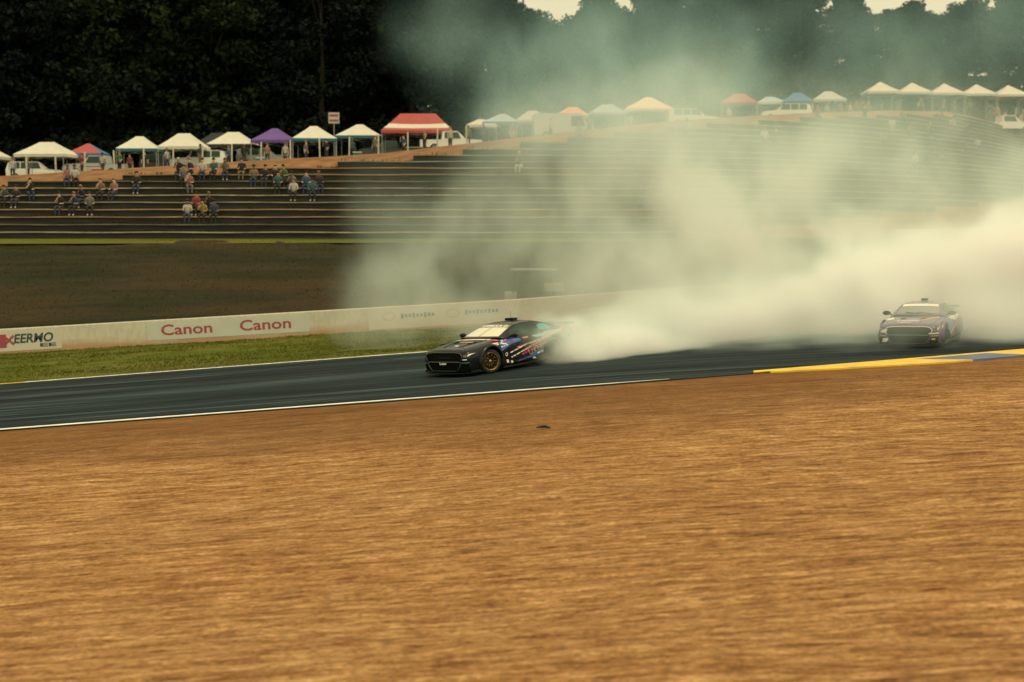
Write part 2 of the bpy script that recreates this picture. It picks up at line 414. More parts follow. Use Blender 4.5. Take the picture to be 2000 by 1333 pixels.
# ------------------------------------------------------------------ yellow and blue kerb on the right
kerb = empty('kerb', (10, float(y_near(10)), Hz(10, y_near(10))))
tag(kerb, 'raised kerb painted yellow and blue along the track edge', 'kerb')
def kerb_poly(name, x0a, x0b, x1a, x1b, material, inner, outer, h, outer0=None):
    """painted kerb block between slanted ends; inner/outer are metres from the track edge toward the gravel"""
    N = 12; top = []; low = []
    for k in range(N + 1):
        t = k / N
        xi = x0a + (x1a - x0a) * t; xo = x0b + (x1b - x0b) * t
        yi = float(y_near(xi)) - inner; yo = float(y_near(xo)) - (outer if outer0 is None else outer0 + (outer - outer0) * min(1, t * 1.25))
        top.append(((xi, yi, Hz(xi, yi) + h), (xo, yo, Hz(xo, yo) + h * 0.45)))
    V = []; F = []
    for (a, b) in top:
        V += [a, b, (a[0], a[1], a[2] - 0.12), (b[0], b[1], b[2] - 0.12)]
    for k in range(N):
        s = 4 * k; F += [(s, s + 1, s + 5, s + 4), (s + 1, s + 3, s + 7, s + 5), (s, s + 4, s + 6, s + 2)]
    F += [(0, 2, 3, 1), (4 * N, 4 * N + 1, 4 * N + 3, 4 * N + 2)]
    o = mesh_obj(name, V, F, material, kerb); o.matrix_parent_inverse = kerb.matrix_basis.inverted()
    return o
ox = 0.0
kerb_poly('yellow_edge_strip', 6.2, 6.2, 40, 40, M['yellow_paint'], -0.03, 0.20, 0.05, 0.06)
seq = [(6.6, 6.6, 10.6, 12.1), (10.6, 12.1, 12.9, 13.9), (12.9, 13.9, 16.2, 17.4), (16.2, 17.4, 18.6, 19.8), (18.6, 19.8, 22, 23.2)]
for k, (a, b, c, d) in enumerate(seq):
    blue = k % 2 == 1
    kerb_poly('blue_block' if blue else 'yellow_block', a + 0.01, b + 0.01, c - 0.01, d - 0.01, M['blue_paint'] if blue else M['yellow_paint'], 0.23, 1.30, 0.046, 0.26 if k == 0 else 1.30)

# ------------------------------------------------------------------ concrete wall with its boards
def wall_run(name, X, yf, h, th, label, material):
    V = []; F = []; hv = []
    for x in X:
        y = float(yf(x)); z = Hz(x, y) if name == 'service_road_wall' else float(zB(x))
        for (dy, dz) in ((0, -0.3), (0, h * 0.5), (0, h - 0.02), (0.02, h), (th - 0.02, h), (th, h - 0.02), (th, -0.3)):
            V.append((x, y + dy, z + dz)); hv.append(dz)
    n = 7
    for i in range(len(X) - 1):
        for k in range(n - 1):
            F.append((i * n + k, (i + 1) * n + k, (i + 1) * n + k + 1, i * n + k + 1))
    o = mesh_obj(name, V, F, material)
    a = o.data.attributes.new('height', 'FLOAT', 'POINT'); a.data.foreach_set('value', np.array(hv, np.float32))
    return tag(o, label, 'wall')
wall_run('concrete_wall', np.linspace(-60, 60, 121), y_wall, 1.04, 0.35, 'long low white concrete wall between grass verge and bank', M['wall'])
wall_run('service_road_wall', np.linspace(21, 70, 50), lambda x: 79 + 0.012 * np.clip(x, 0, 60) ** 2, 1.1, 0.3, 'second pale concrete wall beyond the smoke on the right', M['wall'])

SL = math.atan(0.058)
FONT = bpy.data.fonts.load('<builtin>') if False else None
def text_mesh(body, size, shear=0.0, bold=0.0, extrude=0.0, space=1.0):
    c = bpy.data.curves.new('t', 'FONT'); c.body = body; c.size = size; c.shear = shear; c.offset = bold; c.extrude = extrude
    c.align_x = 'CENTER'; c.align_y = 'CENTER'; c.space_character = space; c.resolution_u = 3
    o = bpy.data.objects.new('t', c); COL.objects.link(o)
    me = eval_mesh(o); bpy.data.objects.remove(o); bpy.data.curves.remove(c)
    return me
def fit(me, wid, hei):
    co = np.empty(len(me.vertices) * 3); me.vertices.foreach_get('co', co); co = co.reshape(-1, 3)
    lo, hi = co.min(0), co.max(0); c = (lo + hi) / 2
    co = (co - c); co[:, 0] *= wid / (hi[0] - lo[0]); co[:, 1] *= hei / (hi[1] - lo[1])
    me.vertices.foreach_set('co', co.ravel()); me.update()
    return me
def wall_pt(px, up, off):
    """point on the wall face at photograph column px, `up` metres above its foot"""
    x = (px - 1000) / FPX * 64.6
    return Vector((x, float(y_wall(x)) - off, float(zB(x)) + up))
def on_wall(o, px, up, off):
    o.location = wall_pt(px, up, off); o.rotation_euler = (R(90), -SL, 0)
def wall_sign(name, px0, px1, up0, up1, label, cat='banner'):
    c = wall_pt((px0 + px1) / 2, (up0 + up1) / 2, 0.005)
    L = (px1 - px0) / FPX * 64.6 / math.cos(SL); hgt = up1 - up0
    bm = bmesh.new(); box(bm, 0, 0, 0, L, hgt, 0.012)
    o = bm_obj(name, bm, M['banner']); o.location = c; o.rotation_euler = (R(90), -SL, 0)
    return tag(o, label, cat), L, hgt
def sign_text(parent, name, body, x, y, wid, hei, material, **kw):
    me = fit(text_mesh(body, 1.0, **kw), wid, hei); me.materials.clear(); me.materials.append(material); me.name = name
    o = bpy.data.objects.new(name, me); COL.objects.link(o); o.parent = parent; o.location = (x, y, 0.010)
    return o
k = 64.6 / FPX
s1, L, hg = wall_sign('advertising_banner', 288, 604, 0.20, 0.96, 'pale banner with Canon twice in dark red on concrete wall')
sign_text(s1, 'lettering', 'Canon', (365 - 446) * k, 0.03, 100 * k, 0.46, M['canon_red'], bold=0.02)
sign_text(s1, 'lettering', 'Canon', (519 - 446) * k, 0.03, 100 * k, 0.46, M['canon_red'], bold=0.02)
s2, L, hg = wall_sign('advertising_banner', -70, 120, 0.10, 0.97, 'banner with red mark and dark teal lettering at wall left end')
sign_text(s2, 'lettering', 'EERMO', (66 - 25) * k, 0.07, 78 * k, 0.40, M['sign_teal'], bold=0.03, shear=0.2)
sign_text(s2, 'small_lettering', 'EE', (94 - 25) * k, -0.25, 32 * k, 0.15, M['sign_teal'], bold=0.03)
bm = bmesh.new(); box(bm, 0, 0, 0, 22 * k, 0.56, 0.012, 0.003, Matrix.Rotation(0, 4, 'Z'))
o = bm_obj('red_mark', bm, M['canon_red'], s2); o.location = ((2 - 25) * k, 0.0, 0.010)
for sg in (-1, 1):
    bm = bmesh.new(); box(bm, 0, 0, 0, 26 * k, 0.09, 0.012, 0.003)
    o = bm_obj('cross_stroke', bm, M['canon_red'], s2); o.location = ((18 - 25) * k, 0.02, 0.013 + 0.004 * sg); o.rotation_euler = (0, 0, sg * R(42))
def ring(bm, r0, r1, n=28, sx=1.0, cx=0, cy=0):
    A = [bm.verts.new((cx + sx * r0 * math.cos(i * math.tau / n), cy + r0 * math.sin(i * math.tau / n), 0)) for i in range(n)]
    B = [bm.verts.new((cx + sx * r1 * math.cos(i * math.tau / n), cy + r1 * math.sin(i * math.tau / n), 0)) for i in range(n)]
    for i in range(n): bm.faces.new((A[i], A[(i + 1) % n], B[(i + 1) % n], B[i]))
s3, L, hg = wall_sign('advertising_banner', 720, 1010, 0.12, 0.97, 'banner with two round pink emblems and thin lettering behind the dark car')
s3.data.materials[0] = s2.data.materials[0] = mat('banner_cream', (0.55, 0.53, 0.44), 0.5, var=0.05, scale=1.2)
for cx in (760, 885):
    bm = bmesh.new(); ring(bm, 0.13, 0.20, sx=1.5)
    o = bm_obj('emblem', bm, M['sign_pink'], s3); o.location = ((cx - 865) * k, 0.08, 0.010)
    for j in range(9):       # a row of small unreadable letters
        bm = bmesh.new(); box(bm, 0, 0, 0, 0.11, 0.13 if j % 3 else 0.2, 0.006, 0.002)
        o = bm_obj('letter', bm, M['sign_teal'], s3); o.location = ((cx + 26 + j * 7.5 - 865) * k, 0.08, 0.010)
# ------------------------------------------------------------------ drift cars (local: +X forward, +Y left, Z up)
M['car_black'] = mat('black_wrap', (0.007, 0.008, 0.009), 0.28, coat=0.3, var=0.2, scale=3, spec=0.18)
M['car_black'].node_tree.nodes['Principled BSDF'].inputs['Coat Roughness'].default_value = 0.12
M['carbon'] = mat('dark_carbon', (0.008, 0.009, 0.010), 0.5, spec=0.2)
M['void'] = mat('intake_black', (0.004, 0.005, 0.005), 0.9, spec=0.05)
M['mesh_black'] = mat('grille_mesh', (0.005, 0.006, 0.006), 0.8, bump=0.5, scale=60, spec=0.08)
M['rubber'] = mat('tyre_rubber', (0.014, 0.014, 0.014), 0.85, var=0.3, scale=8)
M['gold'] = mat('bronze_gold_rim', (0.34, 0.22, 0.075), 0.38, metal=0.85)
M['dark_rim'] = mat('dark_rim', (0.05, 0.05, 0.055), 0.4, metal=0.7)
M['disc'] = mat('brake_disc', (0.16, 0.14, 0.12), 0.45, metal=0.8)
M['chrome'] = mat('satin_trim', (0.28, 0.28, 0.26), 0.35, metal=0.8)
M['lamp_white'] = mat('lamp_reflector', (0.75, 0.72, 0.62), 0.2, metal=0.3)
M['lamp_glass'] = mat('lamp_dark_glass', (0.02, 0.025, 0.025), 0.08, coat=1.0)
M['d_white'] = mat('decal_white', (0.85, 0.83, 0.78), 0.4)
M['d_pink'] = mat('decal_pink', (0.75, 0.26, 0.30), 0.4)
M['d_magenta'] = mat('decal_magenta', (0.70, 0.06, 0.27), 0.4)
M['d_orange'] = mat('decal_salmon', (0.70, 0.33, 0.20), 0.4)
M['d_blue'] = mat('decal_blue', (0.02, 0.14, 0.46), 0.35, coat=0.5)
M['d_cyan'] = mat('decal_mint', (0.22, 0.58, 0.58), 0.4)
M['d_teal'] = mat('decal_teal', (0.03, 0.30, 0.32), 0.4)
M['d_purple'] = mat('decal_purple', (0.13, 0.07, 0.26), 0.4)
M['d_yellow'] = mat('decal_yellow', (0.72, 0.66, 0.20), 0.4)
M['seam'] = mat('panel_gap', (0.003, 0.003, 0.003), 0.9)
M['car_purple'] = mat('purple_wrap', (0.085, 0.04, 0.13), 0.3, coat=0.6, var=0.35, scale=2)
M['interior'] = mat('cabin_dark', (0.01, 0.01, 0.01), 0.9)
def screen_mat(name, col, alpha, rough=0.07):
    m, n, b = new_mat(name); b.inputs['Base Color'].default_value = (*col, 1); b.inputs['Roughness'].default_value = rough
    b.inputs['IOR'].default_value = 1.55; b.inputs['Coat Weight'].default_value = 1.0
    b.inputs['Alpha'].default_value = alpha
    return m
M['windscreen'] = screen_mat('painted_glare_windscreen', (0.74, 0.70, 0.52), 1.0)  # opaque cream base paints in sky reflection and the smoke behind the glass
M['side_glass'] = screen_mat('dark_side_glass', (0.03, 0.055, 0.05), 0.95, 0.2)
for _k in ('side_glass',):
    _b = M[_k].node_tree.nodes['Principled BSDF']; _b.inputs['Coat Weight'].default_value = 0.0; _b.inputs['Specular IOR Level'].default_value = 0.2
M['windscreen_dark'] = screen_mat('dark_windscreen', (0.20, 0.20, 0.15), 0.9)
M['frame_dark'] = mat('satin_black_frame', (0.05, 0.055, 0.05), 0.35, coat=0.3)
M['bronze_dark'] = mat('dark_bronze_spokes', (0.075, 0.05, 0.022), 0.45, metal=0.8)

ST = np.array([  # x, half width, floor, shoulder, deck
    (2.37, .74, .20, .62, .690), (2.34, .82, .16, .66, .735), (2.24, .895, .14, .70, .780), (2.0, .935, .135, .745, .818),
    (1.75, .955, .135, .775, .850), (1.42, .968, .135, .815, .890), (1.0, .955, .13, .855, .930), (.7, .945, .13, .885, .955),
    (.3, .938, .13, .895, .955), (-.3, .938, .13, .910, .960), (-.8, .952, .13, .935, .975), (-1.3, .985, .135, .965, 1.015),
    (-1.7, .975, .15, .975, 1.045), (-2.05, .93, .22, .97, 1.05), (-2.28, .87, .28, .94, 1.035), (-2.38, .79, .34, .90, .99)])
def station(x):
    xs = ST[::-1, 0]; return [float(np.interp(x, xs, ST[::-1, k])) for k in range(1, 5)]
def section(w, zb, zs, zt):
    h = zs - zb
    return [(0, zb), (w * .5, zb), (w * .88, zb), (w * .965, zb + .06), (w * .985, zb + .25 * h), (w * .992, zb + .45 * h), (w, zb + .63 * h), (w * .99, zb + .82 * h),
            (w * .965, zb + .93 * h), (w * .915, zs + .15 * (zt - zs)), (w * .83, zs + .48 * (zt - zs)), (w * .66, zs + .78 * (zt - zs)), (w * .35, zt - .006), (0, zt)]
WB_F, WB_R, WR, WW = 1.42, -1.30, 0.345, 0.275

def car_body_mesh():
    X = np.unique(np.concatenate([np.linspace(-2.38, 2.0, 45), np.linspace(2.0, 2.37, 12)]))
    # smooth the table a little
    P = []
    for x in X:
        acc = np.zeros(4); wt = 0
        for dx in (-.12, -.06, 0, .06, .12):
            xx = min(max(x + dx, -2.38), 2.37); acc += np.array(station(xx)); wt += 1
        acc = acc / wt if -2.2 < x < 2.1 else np.array(station(x))
        P.append((x, section(*acc)))
    bm = bmesh.new(); rings = []
    for x, s in P:
        ring = [bm.verts.new((x, y, z)) for y, z in s] + [bm.verts.new((x, -y, z)) for y, z in s[-2:0:-1]]
        rings.append(ring)
    n = len(rings[0])
    for i in range(len(rings) - 1):
        for k in range(n): bm.faces.new((rings[i][k], rings[i][(k + 1) % n], rings[i + 1][(k + 1) % n], rings[i + 1][k]))
    bm.faces.new(rings[0]); bm.faces.new(list(reversed(rings[-1])))
    bmesh.ops.recalc_face_normals(bm, faces=bm.faces)
    me = bpy.data.meshes.new('body'); bm.to_mesh(me); bm.free()
    o = bpy.data.objects.new('tmp_body', me); COL.objects.link(o)
    # wheel wells
    cut = bmesh.new()
    for ax in (WB_F, WB_R):
        for s in (1, -1):
            bmesh.ops.create_cone(cut, cap_ends=True, segments=40, radius1=0.405, radius2=0.405, depth=0.5,
                                  matrix=Matrix.Translation((ax, s * 0.88, 0.345)) @ Matrix.Rotation(R(90), 4, 'X'))
    cm = bpy.data.meshes.new('c'); cut.to_mesh(cm); cut.free()
    co = bpy.data.objects.new('tmp_cut', cm); COL.objects.link(co)
    md = o.modifiers.new('b', 'BOOLEAN'); md.operation = 'DIFFERENCE'; md.object = co; md.solver = 'EXACT'
    res = eval_mesh(o)
    bpy.data.objects.remove(o); bpy.data.objects.remove(co)
    res.name = 'body'
    res.shade_smooth()
    bm = bmesh.new(); bm.from_mesh(res)
    for e in bm.edges:
        if len(e.link_faces) == 2 and e.calc_face_angle(0) > R(38): e.smooth = False
    bm.to_mesh(res); bm.free()
    return res

BODY = car_body_mesh()
_bm = bmesh.new(); _bm.from_mesh(BODY); BVH = BVHTree.FromBMesh(_bm); _bm.free()

# greenhouse: roof-edge line RE, centre line CE, belt line BE
GU = np.array([0, .22, .40, .52, .66, .80, 1.0])
RE = np.array([(.82, .745, .955), (.42, .665, 1.115), (.03, .595, 1.262), (-.32, .585, 1.295), (-.75, .58, 1.285), (-1.15, .585, 1.215), (-1.85, .66, 1.045)])
CE = np.array([(.98, .965), (.52, 1.135), (.08, 1.292), (-.30, 1.338), (-.75, 1.332), (-1.18, 1.262), (-1.95, 1.06)])
BE = np.array([(.82, .865, .915), (.42, .875, .925), (.03, .880, .930), (-.32, .880, .938), (-.75, .885, .950), (-1.15, .885, .972), (-1.85, .80, 1.02)])
def gi(A, u): return np.array([np.interp(u, GU, A[:, k]) for k in range(A.shape[1])])
def top_pt(u, v, off=0.0):
    r = gi(RE, u); c = gi(CE, u); b = 1 - abs(v) ** 2.2
    return Vector((r[0] + (c[0] - r[0]) * b + off * .3, r[1] * v, r[2] + (c[1] - r[2]) * b + off))
def side_pt(u, t, s=1, off=0.0):
    r = gi(RE, u); b = gi(BE, u); q = b + (r - b) * t
    return Vector((q[0], s * (q[1] + 0.035 * math.sin(math.pi * t) + off), q[2]))
def patch(f, us, vs):
    V = [f(u, v) for u in us for v in vs]; n = len(vs)
    F = [(i * n + j, i * n + j + 1, (i + 1) * n + j + 1, (i + 1) * n + j) for i in range(len(us) - 1) for j in range(n - 1)]
    return V, F

def proj(p, axis):
    """drop a point onto the body along an axis"""
    if axis == 'left': o, d = Vector((p[0], 3, p[1])), Vector((0, -1, 0))
    elif axis == 'right': o, d = Vector((p[0], -3, p[1])), Vector((0, 1, 0))
    elif axis == 'top': o, d = Vector((p[0], p[1], 3)), Vector((0, 0, -1))
    else: o, d = Vector((4, p[0], p[1])), Vector((-1, 0, 0))
    h = BVH.ray_cast(o, d)
    if h[0] is None: return None
    return h[0], -d, h[1]
def decal(name, poly, material, axis, parent, off=0.006, sub=3, me=None):
    """flat print laid on the bodywork: polygon (or given mesh) in the projection plane"""
    bm = bmesh.new()
    if me is None:
        vs = [bm.verts.new((a, b, 0)) for a, b in poly]; bm.faces.new(vs)
        bmesh.ops.triangulate(bm, faces=bm.faces)
        for _ in range(sub): bmesh.ops.subdivide_edges(bm, edges=bm.edges, cuts=1, use_grid_fill=True)
    else: bm.from_mesh(me)
    bad = []
    for v in bm.verts:
        h = proj((v.co.x, v.co.y), axis)
        if h is None: bad.append(v); continue
        nrm = h[2] if h[2].dot(h[1]) > 0 else -h[2]
        v.co = h[0] + (h[1] * 0.5 + nrm * 0.5) * off
    if bad: bmesh.ops.delete(bm, geom=bad, context='VERTS')
    bmesh.ops.triangulate(bm, faces=bm.faces)
    o = bm_obj(name, bm, material, parent, True)
    return o
def slant(cx, cz, L, h, ang=0.0, sh=0.0):
    c, s = math.cos(ang), math.sin(ang)
    pts = [(-L / 2 - sh, -h / 2), (L / 2 - sh, -h / 2), (L / 2 + sh, h / 2), (-L / 2 + sh, h / 2)]
    return [(cx + a * c - b * s, cz + a * s + b * c) for a, b in pts]

def make_wheel(rim_mat, parent, loc, steer, side):
    bm = bmesh.new(); hw = WW / 2
    lathe(bm, [(.235, -hw), (.30, -hw - .004), (.325, -hw + .012), (WR, -hw + .045), (WR, hw - .045), (.325, hw - .012), (.30, hw + .004), (.235, hw), (.235, -hw)], 44)
    bmesh.ops.remove_doubles(bm, verts=bm.verts, dist=1e-5); bmesh.ops.recalc_face_normals(bm, faces=bm.faces)
    wheel = bm_obj('wheel', bm, M['rubber'], parent, True)
    wheel.location = loc; wheel.rotation_euler = (0, 0, steer)
    s = side
    bm = bmesh.new()
    lathe(bm, [(.200, s * (hw - .10)), (.222, s * (hw - .03)), (.240, s * (hw + .006)), (.252, s * (hw + .010)), (.250, s * (hw - .004)), (.232, s * (hw - .02)), (.225, -s * hw), (.218, -s * hw), (.200, s * (hw - .10))], 44)
    bmesh.ops.recalc_face_normals(bm, faces=bm.faces)
    bm_obj('rim', bm, rim_mat, wheel, True)
    bm = bmesh.new()
    for k in range(10):
        a = k * math.tau / 10
        for da in (-.06, .06):
            p0 = (.05 * math.cos(a), s * (hw - .045), .05 * math.sin(a)); p1 = (.225 * math.cos(a + da), s * (hw - .02), .225 * math.sin(a + da))
            tube(bm, [p0, p1], [.016, .011], 6)
    bmesh.ops.recalc_face_normals(bm, faces=bm.faces)
    bm_obj('spokes', bm, M['bronze_dark'] if rim_mat is M['gold'] else rim_mat, wheel, True)
    bm = bmesh.new(); lathe(bm, [(.0, s * (hw - .02)), (.045, s * (hw - .022)), (.06, s * (hw - .05)), (.0, s * (hw - .06))], 20)
    bm_obj('hub_cap', bm, rim_mat, wheel, True)
    bm = bmesh.new(); lathe(bm, [(.02, s * (hw - .115)), (.17, s * (hw - .115)), (.17, s * (hw - .14)), (.02, s * (hw - .14))], 32)
    bm_obj('brake_disc', bm, M['disc'], wheel, True)
    return wheel

def make_car(name, loc, heading, steer, paint, rim_mat, label, livery, roll=0.0, pitch=0.0):
    car = empty(name, loc, heading); car.rotation_euler = (roll, pitch, heading)
    tag(car, label, 'race car', 'drift cars sliding along the track')
    me = BODY.copy(); me.materials.clear(); me.materials.append(paint); me.name = 'body'
    body = bpy.data.objects.new('body', me); COL.objects.link(body); body.parent = car
    # cabin shell: side walls and pillars, roof
    for s in (1, -1):
        V, F = patch(lambda u, t: side_pt(u, t, s, -0.004), np.linspace(0, 1, 29), np.linspace(-0.12, 1, 7))
        mesh_obj('cabin_side', V, F if s > 0 else [f[::-1] for f in F], paint, car, True)
        # side window and quarter window
        def win(u0, u1, t0, t1):
            us = np.linspace(u0, u1, 13)
            def f(u, t):
                top = t1 - 0.25 * max(0, (u0 + .12 - u) / .12) ** 2; return side_pt(u, t0 + (top - t0) * t, s, 0.006)
            V, F = patch(f, us, np.linspace(0, 1, 6)); return V, F if s > 0 else [q[::-1] for q in F]
        V, F = win(.20, .645, .12, .90); mesh_obj('side_window', V, F, M['side_glass'], car, True)
        V, F = win(.68, .84, .22, .86); mesh_obj('quarter_window', V, F, M['side_glass'] if livery == 2 else M['d_teal'], car, True)
        # mirror
        bm = bmesh.new()
        bmesh.ops.create_uvsphere(bm, u_segments=16, v_segments=10, radius=1, matrix=Matrix.Translation((.50, s * 1.045, 1.0)) @ Matrix.Diagonal((.085, .13, .072, 1)))
        bmesh.ops.bisect_plane(bm, geom=list(bm.verts) + list(bm.edges) + list(bm.faces), plane_co=(.455, 0, 0), plane_no=(1, 0, 0), clear_inner=True)
        mi = bm_obj('mirror', bm, M['car_black'], car, True)
        bm = bmesh.new(); tube(bm, [(.52, s * .86, .945), (.51, s * .95, .975), (.50, s * 1.0, .985)], .022, 8)
        bm_obj('mirror_stalk', bm, M['carbon'], mi, True)
    V, F = patch(lambda u, v: top_pt(u, v, 0.0), np.linspace(0, 1, 41), np.linspace(-1, 1, 21))
    roof = mesh_obj('roof', V, F, paint, car, True)
    V, F = patch(lambda u, v: top_pt(u, v * .93, 0.008), np.linspace(.035, .372, 14), np.linspace(-1, 1, 17))
    ws = mesh_obj('windscreen', V, F, M['windscreen'] if livery == 1 else M['windscreen_dark'], car, True)
    V, F = patch(lambda u, v: top_pt(u, v * .86, 0.008), np.linspace(.76, .965, 10), np.linspace(-1, 1, 13))
    mesh_obj('rear_window', V, F, M['side_glass'], car, True)
    # dark frit band across the top of the screen with its lettering, and the centre tear-off seam
    V, F = patch(lambda u, v: top_pt(u, v * .92, 0.0115), np.linspace(.300, .372, 4), np.linspace(-1, 1, 17))
    mesh_obj('sun_strip', V, F, M['d_white'] if livery == 2 else mat('sun_strip_grey', (0.20, 0.19, 0.13), 0.4), ws, True)
    if livery == 1:
        tm = fit(text_mesh('FORMULA D', 1.0, bold=0.03, space=1.1), 1.55, .056)
        bm = bmesh.new(); bm.from_mesh(tm)
        for v in bm.verts:
            v.co = top_pt(.336 + v.co.y, v.co.x / .775 * .84, 0.0145)
        # lettering reads from the front: x runs from the car's right to its left
        bm_obj('screen_lettering', bm, M['d_white'], ws)
        V, F = patch(lambda u, v: top_pt(u, v * .013 + .02, 0.013), np.linspace(.04, .315, 10), [-1, 1])
        mesh_obj('screen_seam', V, F, M['seam'], ws)
    else:
        bm = bmesh.new()
        for s, a in ((1, .62), (-1, .1)):
            tube(bm, [top_pt(.03, a, .02), top_pt(.055, a - .3, .025), top_pt(.075, a - .62, .022)], .012, 6)
        bm_obj('wiper', bm, M['carbon'], ws)
    # roof hatch vent and aerial
    bm = bmesh.new(); box(bm, -.52, 0, 1.378, .20, .34 if livery == 1 else .2, .07, .015)
    vent = bm_obj('roof_vent', bm, M['carbon'], car)
    if livery == 1:
        bm = bmesh.new(); tube(bm, [(-.52, 0, 1.36), (-.52, 0, 1.62)], .004, 6); bm_obj('aerial', bm, M['carbon'], vent)
    # nose: upper grille, bar, lower intake, corner intakes, splitter
    g = decal('grille', [(-.66, .44), (.66, .44), (.72, .58), (.64, .655), (.45, .68), (-.45, .68), (-.64, .655), (-.72, .58)], M['mesh_black'], 'front', car, .008)
    for k in range(4):
        decal('grille_bar', slant(0, .485 + k * .045, .9 - .05 * k, .010), M['carbon'], 'front', g, .016, 4)
    decal('emblem', slant(0.02, .55, .50, .045), M['carbon'], 'front', g, .022, 3)
    lo = decal('lower_intake', [(-.66, .41), (.66, .41), (.62, .30), (.50, .17), (-.50, .17), (-.62, .30)], M['void'], 'front', car, .008)
    decal('bumper_bar', slant(0, .425, 1.26, .022), M['chrome'], 'front', car, .02, 4)
    def trim(pts, r, material, par, nm='trim_edge', axis='front', off=.012):
        q = []
        for i in range(len(pts) - 1):
            for t in np.linspace(0, 1, 6, endpoint=(i == len(pts) - 2)):
                p = (pts[i][0] + (pts[i + 1][0] - pts[i][0]) * t, pts[i][1] + (pts[i + 1][1] - pts[i][1]) * t)
                h = proj(p, axis)
                if h: q.append(h[0] + h[1] * off)
        bm = bmesh.new(); tube(bm, q, r, 6); return bm_obj(nm, bm, material, par, True)
    trim([(-.66, .41), (-.62, .30), (-.50, .165), (.50, .165), (.62, .30), (.66, .41)], .013, M['frame_dark'] if livery == 1 else M['d_purple'], lo)
    trim([(-.67, .45), (-.735, .58), (-.65, .665), (-.45, .69), (.45, .69), (.65, .665), (.735, .58), (.67, .45)], .014, M['frame_dark'] if livery == 1 else M['d_white'], g)
    if livery == 1:
        tag(decal('plate_mark', slant(-.02, .37, .20, .045, 0, .01), M['d_white'], 'front', lo, .018), None)
        decal('plate_mark', slant(-.17, .375, .035, .075, .2), M['d_white'], 'front', lo, .018)
    for s in (1, -1):
        decal('corner_intake', [(s * .71, .36), (s * .885, .36), (s * .86, .20), (s * .64, .18)], M['void'], 'front', car, .008)
        decal('corner_strip', slant(s * .79, .40, .19, .016), M['d_teal'] if livery == 1 else M['d_yellow'], 'front', car, .012)
        trim([(s * .895, .37), (s * .865, .19), (s * .64, .165)], .011, M['carbon'], car)
        # headlamp: slim dark pod with three slats and a bright outer element
        hl = decal('headlamp', [(s * .745, .615), (s * .765, .545), (s * .87, .565), (s * .925, .665), (s * .85, .645)], M['lamp_glass'], 'front', car, .012)
        for k in range(3):
            decal('lamp_slat', slant(s * (.775 + .022 * k), .585, .008, .05, -s * .2), M['chrome'], 'front', hl, .02, 2)
        decal('lamp_element', [(s * .85, .575), (s * .872, .575), (s * .915, .652), (s * .865, .635)], M['lamp_white'], 'front', hl, .02, 2)
        if livery == 2: decal('fog_lamp', slant(s * .76, .30, .10, .04), M['d_yellow'], 'front', car, .02, 2)
        # flares
        for ax, wi in ((WB_F, .955), (WB_R, .97)):
            bm = bmesh.new(); A = np.linspace(R(-8), R(188), 25); prev = None
            for a in A:
                ca, sa = math.cos(a), math.sin(a)
                pr = [(.50, wi - .02), (.485, wi + .035), (.445, wi + .062), (.41, wi + .058), (.405, wi - .05)]
                rg = [bm.verts.new((ax + r * ca, s * y, .345 + r * sa)) for r, y in pr]
                if prev:
                    for i in range(4): bm.faces.new((prev[i], prev[i + 1], rg[i + 1], rg[i]))
                prev = rg
            bmesh.ops.recalc_face_normals(bm, faces=bm.faces)
            bm_obj('wheel_arch_flare', bm, M['car_black'] if livery == 1 else paint, car, True)
        bm = bmesh.new(); box(bm, .06, s * .955, .115, 1.9, .12, .035, .01); box(bm, .06, s * 1.005, .13, 1.85, .012, .06)
        bm_obj('side_skirt', bm, M['carbon'], car)
        make_wheel(rim_mat, car, (WB_F, s * .83, WR), steer, s)
        make_wheel(M['dark_rim'] if livery == 1 else rim_mat, car, (WB_R, s * .86, WR), 0, s)
        # door: shut lines and handle
        ax = 'left' if s > 0 else 'right'
        d = trim([(.62, .90), (.66, .55), (.58, .22), (-.55, .20), (-.78, .45), (-.80, .92)], .006, M['seam'], car, 'door_gap', ax, .001)
        decal('door_handle', slant(-.62, .80, .16, .028), M['carbon'], ax, d, .02, 2)
    bm = bmesh.new()
    out = [(1.75, .93), (2.1, .93), (2.36, .80), (2.50, .45), (2.53, 0), (2.50, -.45), (2.36, -.80), (2.1, -.93), (1.75, -.93)]
    a = [bm.verts.new((x, y, .095)) for x, y in out]; b = [bm.verts.new((x, y, .118)) for x, y in out]
    bm.faces.new(a[::-1]); bm.faces.new(b)
    for i in range(len(out)): bm.faces.new((a[i], a[(i + 1) % len(out)], b[(i + 1) % len(out)], b[i]))
    bmesh.ops.recalc_face_normals(bm, faces=bm.faces)
    sp = bm_obj('splitter', bm, M['carbon'], car)
    for s in (1, -1):
        bm = bmesh.new(); box(bm, 2.05, s * .93, .145, .40, .012, .06, .004); bm_obj('canard', bm, M['carbon'], sp)
    # bonnet: shut line, raised bulge ribs, two vents, pins
    hood = trim([(2.22, -.66), (1.9, -.74), (1.2, -.80), (.95, -.80)], .007, M['seam'], car, 'bonnet_gap', 'top', 0)
    trim([(2.22, .66), (1.9, .74), (1.2, .80), (.95, .80)], .007, M['seam'], car, 'bonnet_gap', 'top', 0)
    trim([(2.26, -.62), (2.29, 0), (2.26, .62)], .007, M['seam'], car, 'bonnet_gap', 'top', 0)
    for s in (1, -1):
        trim([(2.05, s * .30), (1.5, s * .40), (1.0, s * .48)], .016, paint, car, 'bonnet_rib', 'top', .002)
        decal('bonnet_vent', [(1.62, s * .22), (1.62, s * .40), (1.36, s * .44), (1.36, s * .26)], M['void'], 'top', car, .006)
        decal('bonnet_pin', slant(2.08, s * .50, .05, .05), M['seam'], 'top', car, .01, 1)
    # tail: wing, deck lip, lamps, diffuser
    bm = bmesh.new()
